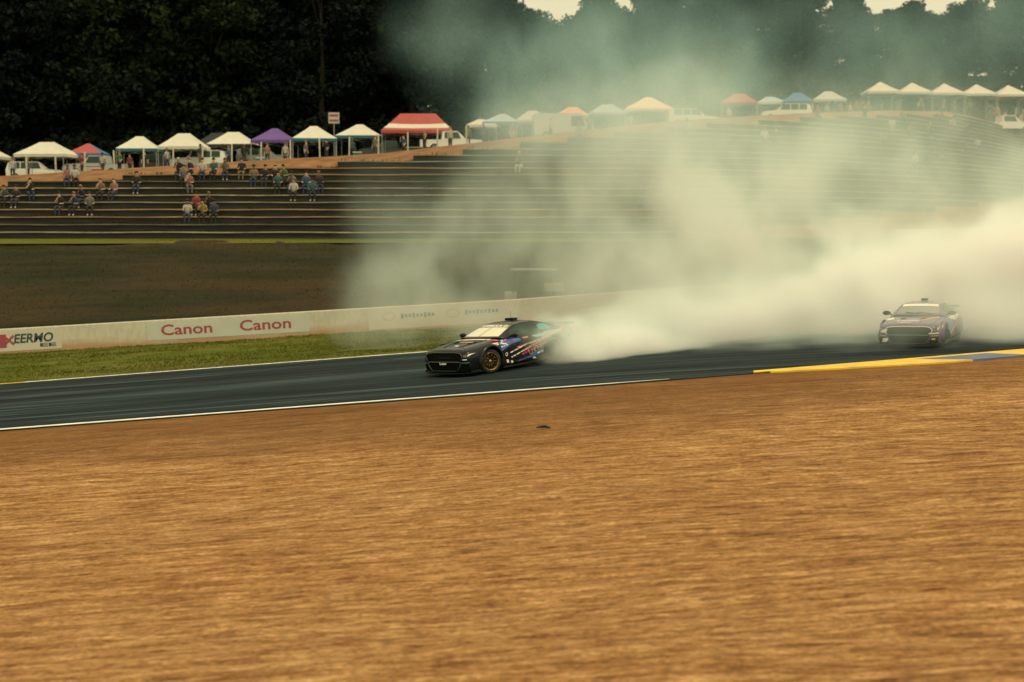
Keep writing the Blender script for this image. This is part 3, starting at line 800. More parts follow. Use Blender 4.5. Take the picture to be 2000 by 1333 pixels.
    prof = [(-2.05, 1.125), (-2.12, 1.142), (-2.28, 1.148), (-2.42, 1.17), (-2.43, 1.155), (-2.28, 1.125), (-2.12, 1.112)]
    a = [bm.verts.new((x, .80, z)) for x, z in prof]; b = [bm.verts.new((x, -.80, z)) for x, z in prof]
    bm.faces.new(a); bm.faces.new(b[::-1])
    for i in range(len(prof)): bm.faces.new((a[i], b[i], b[(i + 1) % len(prof)], a[(i + 1) % len(prof)]))
    bmesh.ops.recalc_face_normals(bm, faces=bm.faces)
    for v in bm.verts: v.co.z -= .05 if livery == 1 else .085
    wing = bm_obj('rear_wing', bm, M['carbon'], car)
    for s in (1, -1):
        bm = bmesh.new(); box(bm, -2.25, s * .808, 1.085 if livery == 1 else 1.05, .38, .012, .06, .004); bm_obj('end_plate', bm, M['carbon'], wing)
        bm = bmesh.new(); tube(bm, [(-2.1, s * .45, 1.0), (-2.18, s * .45, 1.08 if livery == 1 else 1.045)], .018, 8); bm_obj('wing_support', bm, M['carbon'], wing)
        bm = bmesh.new(); box(bm, -2.365, s * .55, .86, .05, .36, .10, .01); bm_obj('tail_lamp', bm, M['canon_red'], car)
    bm = bmesh.new(); box(bm, -2.30, 0, .24, .22, 1.3, .05, .01)
    for y in (-.5, -.25, 0, .25, .5): box(bm, -2.32, y, .20, .22, .012, .10)
    bm_obj('diffuser', bm, M['carbon'], car)
    return car

def livery_dark(car):
    L = 'left'
    D = lambda n, p, m, ax=L, off=.006, sub=3: decal(n, p, M[m], ax, car, off, sub)
    D('blue_flash', [(1.02, .84), (.62, .895), (.16, .90), (.10, .80), (.55, .74), (.98, .58), (1.0, .72)], 'd_blue')
    D('pink_stripe', slant(.62, .80, .62, .014, -.12), 'd_magenta', off=.009)
    D('fender_badge', slant(.87, .865, .10, .045, -.05, -.01), 'd_cyan', off=.011)
    D('fender_badge', slant(.74, .87, .11, .045, -.05, -.01), 'd_magenta', off=.011)
    # white pill badge above the front wheel and a small slanted word beside it
    D('pill_badge', slant(1.20, .80, .27, .07, -.04), 'd_white', off=.016)
    D('pill_print', slant(1.16, .80, .15, .038, -.04), 'd_orange', off=.020)
    D('word_strip', slant(.86, .79, .24, .035, .22, -.02), 'd_white', off=.012)
    for cx, cz, r in ((.78, .47, .055),):
        bm = bmesh.new(); ring(bm, r * .62, r, 20, cx=cx, cy=cz); me = bpy.data.meshes.new('r'); bm.to_mesh(me); bm.free()
        decal('ring_badge', None, M['d_white'], L, car, .010, me=me)
    D('square_badge', slant(.74, .27, .09, .10, .0, .02), 'd_white', off=.010)
    D('small_badge', slant(.55, .235, .09, .07, .0, .02), 'd_white', off=.010)
    # rows of slanted sponsor words climbing towards the tail (seen from the left: x falls to the right)
    def row(x0, z0, x1, z1, h, ws, m, name, sh=-.02, gap=.035, off=.012):
        Ltot = math.hypot(x1 - x0, z1 - z0); ang = math.atan2(z1 - z0, x1 - x0); s = 0
        for wd in ws:
            c = s + wd / 2
            if c > Ltot: break
            t = c / Ltot
            D(name, slant(x0 + (x1 - x0) * t, z0 + (z1 - z0) * t, wd, h, ang + math.pi, -sh), m, off=off, sub=2); s += wd + gap
    random.seed(5)
    ws = lambda a, b, n: [random.uniform(a, b) for _ in range(n)]
    row(.62, .50, -.20, .70, .035, ws(.10, .18, 6), 'd_white', 'sponsor_word')
    row(.58, .36, -.25, .58, .035, ws(.06, .16, 8), 'd_white', 'sponsor_word')
    row(.05, .50, -1.25, .86, .060, ws(.08, .14, 9), 'd_orange', 'sponsor_letter')
    row(-.25, .68, -1.6, .93, .045, ws(.08, .16, 9), 'd_white', 'sponsor_letter')
    row(-.9, .84, -1.9, 1.0, .045, ws(.08, .13, 8), 'd_pink', 'sponsor_letter')
    row(.30, .62, -.95, .80, .040, ws(.07, .15, 10), 'd_pink', 'sponsor_word')
    row(.10, .40, -.60, .56, .045, ws(.06, .12, 8), 'd_magenta', 'sponsor_word')
    row(-.55, .36, -1.0, .46, .05, ws(.07, .12, 5), 'd_white', 'sponsor_word')
    row(1.0, .70, .70, .74, .03, ws(.05, .1, 4), 'd_white', 'sponsor_word')
    # big looping signature
    pts = []
    for k in range(120):
        t = k / 119; x = -.18 - t * .95 + .05 * math.sin(t * 46); z = .42 + t * .27 + (.045 * math.sin(t * 37 + 1.2) + .035 * math.sin(t * 61)) * (1.3 - t)
        pts.append((x, z))
    q = [proj(p, L) for p in pts]; bm = bmesh.new()
    tube(bm, [h[0] + Vector((0, .006, 0)) for h in q if h], .014, 5); bm_obj('signature', bm, M['d_orange'], car)
    D('blue_stripe', [(-.05, .30), (-.30, .34), (-.95, .50), (-1.0, .44), (-.40, .28), (-.10, .255)], 'd_blue', off=.009)
    D('blue_stripe', [(-.30, .345), (-.95, .505), (-.93, .55), (-.35, .39)], 'd_teal', off=.008)
    D('purple_stripe', [(.35, .235), (-.05, .30), (-.05, .25), (.20, .215)], 'd_purple', off=.009)
    D('yellow_flash', slant(-.86, .40, .20, .05, -.25, -.02), 'd_orange', off=.014)
    D('outlined_badge', slant(-.42, .24, .12, .05, 0, .02), 'd_white', off=.010)
    D('mint_panel', [(-.30, .93), (-1.25, .965), (-1.75, .975), (-1.7, .90), (-1.2, .82), (-.5, .84)], 'd_cyan', off=.008)
    D('mint_panel', [(.02, .905), (-.24, .915), (-.22, .85), (.0, .85)], 'd_orange', off=.009, sub=2)
    # bonnet graphics
    D('bonnet_sticker', slant(1.93, .10, .10, .14), 'd_white', 'top', .012, 2)
    D('bonnet_band', [(1.20, -.70), (1.12, .62), (1.02, .62), (1.08, -.70)], 'd_white', 'top', .012)
    D('bonnet_band', [(1.30, -.74), (1.21, -.42), (1.10, -.42), (1.15, -.74)], 'd_cyan', 'top', .014)
    D('bonnet_band', [(1.12, .66), (1.06, .84), (.94, .84), (1.0, .66)], 'd_magenta', 'top', .014)
    D('bonnet_band', [(1.05, -.72), (1.0, .55), (.94, .55), (.98, -.72)], 'd_pink', 'top', .012)
    D('bonnet_print', [(1.50, -.25), (1.50, .30), (1.42, .30), (1.42, -.25)], 'd_orange', 'top', .012)
    D('front_word', slant(.79, .49, .11, .022), 'd_white', 'front', .014, 2)

def livery_purple(car):
    for L in ('left', 'right'):
        D = lambda n, p, m, ax=L, off=.006, sub=3: decal(n, p, M[m], ax, car, off, sub)
        D('blue_flash', [(1.6, .78), (.3, .88), (-.4, .55), (.2, .3), (.9, .5)], 'd_blue')
        D('white_flash', [(.5, .84), (-.9, .92), (-1.4, .80), (-.6, .70)], 'd_white', off=.009)
        D('pink_flash', [(.2, .35), (-.8, .62), (-.8, .52), (.1, .28)], 'd_pink', off=.009)
    D = lambda n, p, m, ax, off=.010, sub=3: decal(n, p, M[m], ax, car, off, sub)
    D('bonnet_band', [(1.95, -.40), (1.95, .22), (1.84, .26), (1.84, -.46)], 'd_white', 'top')
    D('bonnet_band', [(2.16, -.32), (2.16, .05), (2.10, .05), (2.10, -.32)], 'd_white', 'top')
    D('bonnet_flash', [(1.9, .34), (1.2, .76), (1.0, .70), (1.7, .28)], 'd_orange', 'top')
    D('bonnet_flash', [(1.7, -.80), (1.3, -.86), (1.2, -.66), (1.6, -.6)], 'd_white', 'top')
    D('bumper_flash', [(-.88, .50), (-.70, .50), (-.64, .60), (-.80, .60)], 'd_white', 'front', .02)
    D('bumper_flash', [(-.84, .20), (-.68, .20), (-.60, .33), (-.76, .33)], 'd_white', 'front', .02)
    D('bumper_flash', [(.62, .45), (.90, .47), (.90, .50), (.62, .49)], 'd_white', 'front', .02)

# the car in front: nose to the left and towards us, wheels on opposite lock
HEAD1 = R(180 + 47)
c1 = (-0.28, 45.3)
slope1 = 0.074
car1 = make_car('drift_car', (c1[0], c1[1], Hz(*c1) + 0.004), HEAD1, R(-20), M['car_black'], M['gold'],
                'black coupe race car with bronze front wheels, drifting in front of the smoke', 1)
livery_dark(car1)
def settle(car, head):
    """stand a car square on the sloping track"""
    gx = (Hz(car.location.x + .5, car.location.y) - Hz(car.location.x - .5, car.location.y))
    nrm = Vector((-gx, 0, 1)).normalized()
    f = Vector((math.cos(head), math.sin(head), 0)); f = (f - nrm * f.dot(nrm)).normalized(); l = nrm.cross(f)
    car.rotation_euler = Matrix((f, l, nrm)).transposed().to_euler()
settle(car1, HEAD1)
HEAD2 = R(180 + 65)
c2 = (12.35, 46.1)
car2 = make_car('drift_car', (c2[0], c2[1], Hz(*c2) + 0.004), HEAD2, R(-26), M['car_purple'], M['dark_rim'],
                'purple and white coupe race car half veiled in smoke on the right', 2)
livery_purple(car2)
settle(car2, HEAD2); car2.scale = (.92, .92, .92)
# ------------------------------------------------------------------ terraced seating: each step its own thing
ORD = ['lowest', 'second', 'third', 'fourth', 'fifth', 'sixth', 'seventh', 'eighth', 'ninth', 'tenth', 'eleventh', 'twelfth', 'thirteenth', 'fourteenth',
       'fifteenth', 'sixteenth', 'seventeenth', 'eighteenth', 'nineteenth', 'twentieth', 'twenty-first', 'twenty-second', 'twenty-third', 'twenty-fourth',
       'twenty-fifth', 'twenty-sixth', 'twenty-seventh', 'twenty-eighth']
XX = np.linspace(-62, 78, 281)
CAPS = [M['cap'], mat('terrace_cap_grey', (0.20, 0.20, 0.16), 0.8, var=0.4, scale=0.6), mat('terrace_cap_earth', (0.33, 0.21, 0.11), 0.85, var=0.45, scale=0.5), mat('terrace_cap_dark', (0.12, 0.115, 0.08), 0.85, var=0.5, scale=0.5)]
def step_y(n, x): return y_bank(x) + TREAD * n
def step_top(n): return Z0 + RISE * (n + 1)
step_range = {}
for n in range(26):
    ok = (zc(XX) + 0.12 > Z0 + RISE * (n + 1)) & (XX < np.interp(n, [0, 3, 7, 9], [10, 24, 44, 90]))
    xs = XX[ok]
    if len(xs) < 4: continue
    step_range[n] = (xs[0], xs[-1])
    st = empty('terrace_step', (float(xs[0]), float(step_y(n, xs[0])), Z0 + RISE * n))
    tag(st, 'timber-edged seating terrace on the hill, %s step up from the bank' % ORD[n], 'terrace step', 'seating terraces on the hill')
    inv = st.matrix_basis.inverted()
    zt = Z0 + RISE * (n + 1)
    # riser board and earth tread
    V = []; F = []
    for x in xs:
        y = float(step_y(n, x)); jit = 0.012 * math.sin(x * 3.1 + n)
        V += [(x, y + jit, zt - RISE - 0.1), (x, y + jit, zt - 0.065), (x, y + TREAD + 0.03, zt - 0.03), (x, y + TREAD + 0.03, zt - RISE - 0.1)]
    for i in range(len(xs) - 1):
        s = 4 * i
        F += [(s, s + 4, s + 5, s + 1), (s + 1, s + 5, s + 6, s + 2)]
    F += [(0, 1, 2, 3), (4 * len(xs) - 4, 4 * len(xs) - 1, 4 * len(xs) - 2, 4 * len(xs) - 3)]
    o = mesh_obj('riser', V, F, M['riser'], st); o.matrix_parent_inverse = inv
    V = []; F = []
    for x in xs:
        y = float(step_y(n, x)); sag = 0.012 * math.sin(x * 0.9 + n * 2.3)
        V += [(x, y - 0.10, zt - 0.065 + sag), (x, y - 0.10, zt + sag), (x, y + 0.22, zt + sag), (x, y + 0.22, zt - 0.065 + sag)]
    for i in range(len(xs) - 1):
        s = 4 * i
        F += [(s, s + 4, s + 5, s + 1), (s + 1, s + 5, s + 6, s + 2), (s + 3, s + 7, s + 4, s)]
    F += [(0, 1, 2, 3), (4 * len(xs) - 4, 4 * len(xs) - 1, 4 * len(xs) - 2, 4 * len(xs) - 3)]
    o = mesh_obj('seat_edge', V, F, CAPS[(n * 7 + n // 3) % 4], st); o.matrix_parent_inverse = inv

# weeds and litter grass on the treads
def tread_pts(k):
    n = rng.integers(0, 22, k); x = rng.uniform(-36, 40, k); keep = (fbm(x * 0.35, n * 1.7, 3, 91) > 0.40)
    lo = np.array([step_range.get(int(q), (99, -99))[0] for q in n]); hi = np.array([step_range.get(int(q), (99, -99))[1] for q in n])
    keep &= (x > lo) & (x < hi); n, x = n[keep], x[keep]; y = y_bank(x) + TREAD * n + rng.uniform(.05, .85, len(n)) ** 1.0
    return np.stack([x, y, Z0 + RISE * (n + 1) - 0.02], -1)
blades('terrace_weeds', 26000, tread_pts, 'ragged dry weeds growing on the seating terraces', M['blade_dry'], (0.04, 0.20))

# ------------------------------------------------------------------ white posts along the dirt path
M['post'] = mat('white_post', (0.46, 0.45, 0.38), 0.7, var=0.3, scale=4)
M['wire'] = mat('fence_wire', (0.12, 0.12, 0.11), 0.5, metal=0.5)
post_me = None
for i, px in enumerate(range(0, 960, 57)):
    yv = 0; x = (px - 1000) / FPX * 98
    y = float(y_crest(x)) + 5.0; x = (px - 1000) / FPX * y
    if post_me is None:
        bm = bmesh.new(); box(bm, 0, 0, .48, .09, .09, 1.16, .01)
        a = bmesh.ops.create_cone(bm, cap_ends=True, segments=4, radius1=.07, radius2=.01, depth=.07, matrix=Matrix.Translation((0, 0, 1.095)) @ Matrix.Rotation(R(45), 4, 'Z'))
        o = bm_obj('fence_post', bm, M['post']); post_me = o.data
    else:
        o = bpy.data.objects.new('fence_post', post_me); COL.objects.link(o)
    o.location = (x, y, Hz(x, y)); o.rotation_euler = (random.gauss(0, .02), random.gauss(0, .02), random.gauss(0, .1))
    tag(o, 'white wooden post along the dirt path, %s of the row from the left' % (ORD[i] if i else 'first'), 'post', 'white posts along the dirt path')

# ------------------------------------------------------------------ pop-up tents
def fabric(name, col): return mat(name, col, 0.65, var=0.06, scale=1.5, spec=0.3)
FB = {'white': fabric('tent_white', (0.56, 0.545, 0.48)), 'purple': fabric('tent_purple', (0.13, 0.07, 0.27)), 'blue': fabric('tent_blue', (0.06, 0.16, 0.32)),
      'teal': fabric('tent_teal', (0.03, 0.13, 0.20)), 'red': fabric('tent_red', (0.36, 0.075, 0.07)), 'dark': fabric('tent_dark', (0.02, 0.025, 0.03)),
      'orange': fabric('tent_orange', (0.70, 0.30, 0.17)), 'paleblue': fabric('tent_paleblue', (0.33, 0.45, 0.55)), 'cream': fabric('tent_cream', (0.76, 0.68, 0.46)),
      'grey': fabric('tent_grey', (0.42, 0.45, 0.44)), 'drab': fabric('cart_drab', (0.20, 0.20, 0.16))}
M['tent_leg'] = mat('tent_leg', (0.35, 0.35, 0.34), 0.4, metal=0.6)
def tent(px, d, w, dp, eave, peak, colour, valance, label, group='pop-up tents on the hilltop', flat=0.0, stripe=None, name='canopy_tent', rz=0.0, z=None):
    x = (px - 1000) / FPX * d
    t = empty(name, (x, d, Hz(x, d) if z is None else z), rz)
    tag(t, label, 'tent', group)
    hw, hd = w / 2, dp / 2
    N = 7
    # four slightly sagging panels meeting at the peak (or short ridge)
    rl = flat * hw
    cs = [(-hw, -hd), (hw, -hd), (hw, hd), (-hw, hd)]; tp = [(-rl, 0), (rl, 0), (rl, 0), (-rl, 0)]
    for k in range(4):
        a, b = cs[k], cs[(k + 1) % 4]; ta, tb = tp[k], tp[(k + 1) % 4]
        V = []; F = []
        for i in range(N + 1):
            s = i / N; sag = 0.10 * math.sin(math.pi * s) * (peak - eave)
            for j in range(N + 1):
                q = j / N
                p0 = (a[0] + (b[0] - a[0]) * q, a[1] + (b[1] - a[1]) * q); p1 = (ta[0] + (tb[0] - ta[0]) * q, ta[1] + (tb[1] - ta[1]) * q)
                V.append((p0[0] + (p1[0] - p0[0]) * s, p0[1] + (p1[1] - p0[1]) * s, eave + (peak - eave) * s ** 0.92 - sag * (0.5 + 2 * q * (1 - q))))
        for i in range(N):
            for j in range(N): F.append((i * (N + 1) + j, i * (N + 1) + j + 1, (i + 1) * (N + 1) + j + 1, (i + 1) * (N + 1) + j))
        pm = FB[colour]
        if stripe == 'sides': pm = FB['red'] if k in (3, 0) else FB['blue']
        o = mesh_obj('canopy_panel', V, F, pm, t, True)
        if stripe == 'bands':
            o.data.materials.append(FB['white'])
            for pi, p in enumerate(o.data.polygons):
                if pi // N in (1, 2): p.material_index = 1
        # valance
        vh = 0.24
        V = []; F = []; n = 10
        for j in range(n + 1):
            q = j / n; xx = a[0] + (b[0] - a[0]) * q; yy = a[1] + (b[1] - a[1]) * q; wv = 0.02 * math.sin(j * 2.2)
            ox, oy = (b[1] - a[1]), -(b[0] - a[0]); l = math.hypot(ox, oy); ox, oy = ox / l * wv, oy / l * wv
            V += [(xx, yy, eave), (xx + ox, yy + oy, eave - vh + 0.02 * math.cos(j * 3.1))]
        for j in range(n): F.append((2 * j, 2 * j + 1, 2 * j + 3, 2 * j + 2))
        mesh_obj('valance', V, F, FB[valance], t, True)
    for cx, cy in cs:
        bm = bmesh.new()
        wx, wy = cx * .97, cy * .97
        gz = Hz(x + wx * math.cos(rz) - wy * math.sin(rz), d + wx * math.sin(rz) + wy * math.cos(rz)) - t.location.z if z is None else 0
        box(bm, wx, wy, (eave - .03 + gz) / 2, .05, .05, eave - .03 - gz); box(bm, wx, wy, gz + .01, .12, .12, .02)
        bm_obj('leg', bm, M['tent_leg'], t)
    bm = bmesh.new()
    for k in range(4):
        a, b = cs[k], cs[(k + 1) % 4]; A = Vector((a[0] * .97, a[1] * .97, 0)); B = Vector((b[0] * .97, b[1] * .97, 0)); mid = (A + B) / 2
        tube(bm, [A + Vector((0, 0, eave - .06)), mid + Vector((0, 0, eave - .40)), B + Vector((0, 0, eave - .06))], .012, 5)
        tube(bm, [A + Vector((0, 0, eave - .40)), mid + Vector((0, 0, eave - .06)), B + Vector((0, 0, eave - .40))], .012, 5)
    bm_obj('truss', bm, M['tent_leg'], t)
    return t

TY = lambda x: 0
def td(px):     # depth of the tent row at that column
    return float(np.interp(px, [-100, 900, 1300, 1650, 2100], [126, 130, 142, 156, 164]))
W3 = 3.05
tents = [
 (-30, 0, 4.0, 1.05, 'white', 'white', 'big white tent cut by the left edge of the photo'),
 (98, 0, 4.3, .95, 'white', 'white', 'wide white tent beside the red and blue tent'),
 (278, 2, 3.4, 1.15, 'white', 'teal', 'white tent with dark teal valance, fourth tent from the left'),
 (364, -1, 3.5, 1.0, 'white', 'white', 'white tent right of the teal-edged one, table beneath'),
 (460, 2, 3.9, 1.15, 'white', 'dark', 'tall white tent left of the purple tent'),
 (430, 9, 4.2, 1.15, 'dark', 'dark', 'black tent behind the tall white tent'),
 (540, 1, 3.2, .98, 'purple', 'purple', 'purple tent between white tents'),
 (616, 1, 3.7, 1.05, 'white', 'teal', 'white tent with blue valance right of the purple tent'),
 (705, 1, 3.7, .98, 'white', 'teal', 'white tent with blue valance left of the red striped tent')]
for px, dd, wd, rise, c, v, lab in tents:
    e = random.uniform(2.0, 2.25); tent(px, td(px) + dd, wd, random.uniform(2.9, 3.3), e, e + rise * random.uniform(.85, 1.12), c, v, lab, flat=random.uniform(.1, .3), rz=random.gauss(0, .12))
tent(178, td(178) + 2, 2.9, 2.9, 2.05, 2.9, 'blue', 'blue', 'small red and blue tent left of the teal-edged white tent', flat=0.1, stripe='sides')
tent(818, td(818) + 1, 6.0, 3.4, 2.25, 3.75, 'red', 'red', 'large red tent with white bands at the smoke edge', flat=0.5, stripe='bands')
for px, dd, wd, rise, c, v, lab in [
 (940, 2, 2.6, .55, 'white', 'white', 'low white tent just right of the red striped tent'),
 (982, 1, 3.0, .75, 'paleblue', 'blue', 'pale blue tent at the smoke edge'),
 (1040, 3, 3.2, .9, 'grey', 'grey', 'grey tent faint in the smoke right of pale blue one'),
 (1118, 2, 3.0, .8, 'orange', 'white', 'salmon tent faint in the middle of the smoke'),
 (1184, 2, 3.2, .8, 'paleblue', 'paleblue', 'pale blue tent faint in the smoke, left of the cream tent'),
 (1264, 0, 4.3, 1.1, 'cream', 'cream', 'broad cream tent showing through the smoke'),
 (1440, 0, 3.4, .9, 'red', 'red', 'red tent showing through the smoke'),
 (1500, 3, 3.0, .6, 'paleblue', 'white', 'low pale blue tent right of the red one in smoke'),
 (1553, 0, 3.0, .9, 'blue', 'blue', 'blue tent left of the grey one near the white marquee'),
 (1612, 1, 3.3, .9, 'grey', 'grey', 'grey tent at the left end of the white marquee')]:
    e = random.uniform(2.0, 2.25); tent(px, td(px) + dd, wd, 3.05, e, e + rise, c, v, lab, flat=random.uniform(.1, .3), rz=random.gauss(0, .12))
# the white row of joined tents on the right
for k in range(6):
    px = 1712 + 62 * k; d = td(1712) + 0.6 * k
    x0 = (1712 - 1000) / FPX * td(1712)
    tent(px, d, 3.22, 3.6, 2.3, 3.35, 'white', 'white', 'white peaked tent in the joined row on the right, %s from its left end' % (ORD[k] if k else 'first'), 'joined white tents on the right', flat=0.05, z=Hz((1880 - 1000) / FPX * 160, 160) + 0.0 - 0.03 * k + 0.25)

# small square sign on a pole behind the tents
p = (655 - 1000) / FPX * 136
sg = empty('notice_sign', (p, 136, Hz(p, 136))); tag(sg, 'small square red and white sign on a pole above the tents', 'sign')
zt = at(655, 231, 136).z - sg.location.z
bm = bmesh.new(); tube(bm, [(0, 0, -.1), (0, 0, zt + .4)], .04, 8); bm_obj('pole', bm, M['tent_leg'], sg)
bm = bmesh.new(); box(bm, 0, -.06, zt, .95, .04, .95, .01); o = bm_obj('panel', bm, FB['grey'], sg)
for dz in (.22, -.22):
    bm = bmesh.new(); box(bm, 0, -.085, zt + dz, .8, .01, .2); bm_obj('red_stripe', bm, FB['red'], o)

# ------------------------------------------------------------------ people
SKIN = [mat('skin_%s' % n, c, 0.6) for n, c in (('light', (.50, .31, .22)), ('tan', (.36, .20, .13)), ('brown', (.16, .085, .05)))]
HAIR = [mat('hair_%s' % n, c, 0.7) for n, c in (('dark', (.02, .015, .012)), ('brown', (.07, .04, .02)), ('fair', (.28, .19, .09)))]
CLOTH = {n: mat('cloth_' + n, c, 0.85, var=0.15, scale=6) for n, c in dict(white=(.36, .35, .32), black=(.015, .016, .018), navy=(.02, .035, .09), red=(.20, .03, .035), blue=(.025, .07, .15),
         teal=(.022, .08, .09), grey=(.11, .11, .105), yellow=(.24, .20, .045), pink=(.25, .12, .11), green=(.06, .14, .05), khaki=(.15, .12, .07), denim=(.025, .038, .065)).items()}
def person_mesh(nm, J, E):
    """one continuous skinned body; J: joint -> (x, y, z, radius), E: edges; faces are coloured by the nearest bone"""
    names = list(J); me = bpy.data.meshes.new(nm)
    me.from_pydata([J[k][:3] for k in names], [(names.index(a), names.index(b)) for a, b, _ in E], [])
    o = bpy.data.objects.new(nm, me); COL.objects.link(o)
    o.modifiers.new('skin', 'SKIN'); sd = o.modifiers.new('sub', 'SUBSURF'); sd.levels = 1; sd.render_levels = 1
    for i, k in enumerate(names):
        r = J[k][3]; me.skin_vertices[0].data[i].radius = r if isinstance(r, tuple) else (r, r); me.skin_vertices[0].data[i].use_root = (k == 'pelvis')
    res = eval_mesh(o); bpy.data.objects.remove(o)
    res.name = nm
    P = [(Vector(J[a][:3]), Vector(J[b][:3]), m) for a, b, m in E]
    idx = {'skin': 0, 'shirt': 1, 'legs': 2, 'shoe': 3}
    for _ in range(4): res.materials.append(None)
    for f in res.polygons:
        c = f.center; best = (9, 'skin')
        for a, b, m in P:
            ab = b - a; t = max(0, min(1, (c - a).dot(ab) / ab.length_squared)); d = (a + ab * t - c).length
            if d < best[0]: best = (d, m)
        f.material_index = idx[best[1]]
    res.shade_smooth()
    return res
def limbs(J):
    E = [('pelvis', 'waist', 'shirt'), ('waist', 'chest', 'shirt'), ('chest', 'neck', 'shirt'), ('neck', 'jaw', 'skin'), ('jaw', 'head', 'skin'), ('jaw', 'nose', 'skin')]
    for s in 'LR':
        E += [('chest', 'sh' + s, 'shirt'), ('sh' + s, 'el' + s, 'shirt'), ('el' + s, 'wr' + s, 'skin'), ('wr' + s, 'ha' + s, 'skin'),
              ('pelvis', 'hip' + s, 'legs'), ('hip' + s, 'kn' + s, 'legs'), ('kn' + s, 'an' + s, 'legs'), ('an' + s, 'toe' + s, 'shoe')]
    return E
def upper(J, z, y, lean, arms):
    J['pelvis'] = (0, y, z, .125); J['waist'] = (0, y - .2 * lean, z + .20, (.14, .11)); J['chest'] = (0, y - .45 * lean, z + .40, (.165, .12))
    J['neck'] = (0, y - .55 * lean, z + .56, .055); J['jaw'] = (0, y - .6 * lean - .015, z + .64, .075); J['head'] = (0, y - .62 * lean, z + .74, .088)
    J['nose'] = (0, y - .62 * lean - .095, z + .68, .016)
    for s, k in (('L', -1), ('R', 1)):
        J['sh' + s] = (k * .19, y - .47 * lean, z + .47, .062)
        e, wv, h = arms[s]
        J['el' + s] = (e[0] * k, y + e[1], z + e[2], .045); J['wr' + s] = (wv[0] * k, y + wv[1], z + wv[2], .032); J['ha' + s] = (h[0] * k, y + h[1], z + h[2], .036)
def seated(lean, arms, spread=.11):
    J = {}; upper(J, .10, .12, lean, arms)          # origin: seat edge, facing -Y
    for s, k in (('L', -1), ('R', 1)):
        J['hip' + s] = (k * .09, .10, .09, .098); J['kn' + s] = (k * (spread + .03), -.32, .10, .066); J['an' + s] = (k * spread, -.34, -.335, .045); J['toe' + s] = (k * (spread + .02), -.48, -.385, .038)
    return person_mesh('person', J, limbs(J))
def standing(arms, step=0.0):
    J = {}; upper(J, .92, 0, .03, arms)
    for s, k in (('L', -1), ('R', 1)):
        J['hip' + s] = (k * .09, 0, .88, .098); J['kn' + s] = (k * .10, -.02 - step * k, .49, .066); J['an' + s] = (k * .11, .02 - step * 1.6 * k, .075, .046); J['toe' + s] = (k * .13, -.14 - step * 1.6 * k, .04, .038)
    return person_mesh('person', J, limbs(J))
A_knee = dict(L=((.25, -.12, .20), (.17, -.30, .17), (.15, -.37, .165)), R=((.25, -.12, .20), (.17, -.30, .17), (.15, -.37, .165)))
A_chin = dict(L=((.25, -.22, .22), (.10, -.28, .42), (.06, -.26, .50)), R=((.25, -.12, .20), (.12, -.30, .18), (.06, -.34, .18)))
A_hang = dict(L=((.24, .02, .20), (.25, -.04, -.04), (.25, -.06, -.14)), R=((.24, .02, .20), (.25, -.04, -.04), (.25, -.06, -.14)))
A_cam = dict(L=((.24, -.16, .26), (.09, -.24, .58), (.06, -.24, .66)), R=((.24, .02, .20), (.22, -.14, .02), (.20, -.2, -.05)))
POSE = dict(sit=seated(.10, A_knee), sit_lean=seated(.30, A_chin), stand=standing(A_hang), stand_step=standing(A_hang, .10), stand_arm=standing(A_cam))
HEADZ = dict(sit=(.12 - .062, .84), sit_lean=(.12 - .186, .84), stand=(-.02, 1.66), stand_step=(-.02, 1.66), stand_arm=(-.02, 1.66))
bm = bmesh.new(); bmesh.ops.create_uvsphere(bm, u_segments=12, v_segments=8, radius=1, matrix=Matrix.Diagonal((.098, .112, .105, 1)))
bmesh.ops.bisect_plane(bm, geom=list(bm.verts) + list(bm.edges) + list(bm.faces), plane_co=(0, -.02, -.01), plane_no=(0, -.75, -.65), clear_outer=True)
HAIRM = bpy.data.meshes.new('hair'); bm.to_mesh(HAIRM); bm.free(); HAIRM.materials.append(None); HAIRM.shade_smooth()
bm = bmesh.new(); bmesh.ops.create_uvsphere(bm, u_segments=12, v_segments=8, radius=1, matrix=Matrix.Diagonal((.105, .118, .105, 1)))
bmesh.ops.bisect_plane(bm, geom=list(bm.verts) + list(bm.edges) + list(bm.faces), plane_co=(0, 0, .01), plane_no=(0, -.1, -1), clear_outer=True)
box(bm, 0, -.15, .02, .15, .10, .012, .004)
CAPM = bpy.data.meshes.new('cap'); bm.to_mesh(CAPM); bm.free(); CAPM.materials.append(None); CAPM.shade_smooth()
def person(pose, loc, rz, shirt, legs, label, group, cap=None):
    me = POSE[pose]; o = bpy.data.objects.new('person', me); COL.objects.link(o)
    o.location = loc; o.rotation_euler = (0, 0, rz); sc = random.uniform(.95, 1.06) if not pose.startswith('sit') else 1.0
    o.scale = (sc, sc, sc)
    ms = [random.choice(SKIN), CLOTH[shirt], CLOTH[legs], CLOTH['black' if random.random() < .6 else 'white']]
    for i, m in enumerate(ms): o.material_slots[i].link = 'OBJECT'; o.material_slots[i].material = m
    tag(o, label, 'person', group)
    h = bpy.data.objects.new('cap' if cap else 'hair', CAPM if cap else HAIRM); COL.objects.link(h); h.parent = o
    y, z = HEADZ[pose]; h.location = (0, y, z + .02)
    h.material_slots[0].link = 'OBJECT'; h.material_slots[0].material = CLOTH[cap] if cap else random.choice(HAIR)
    return o
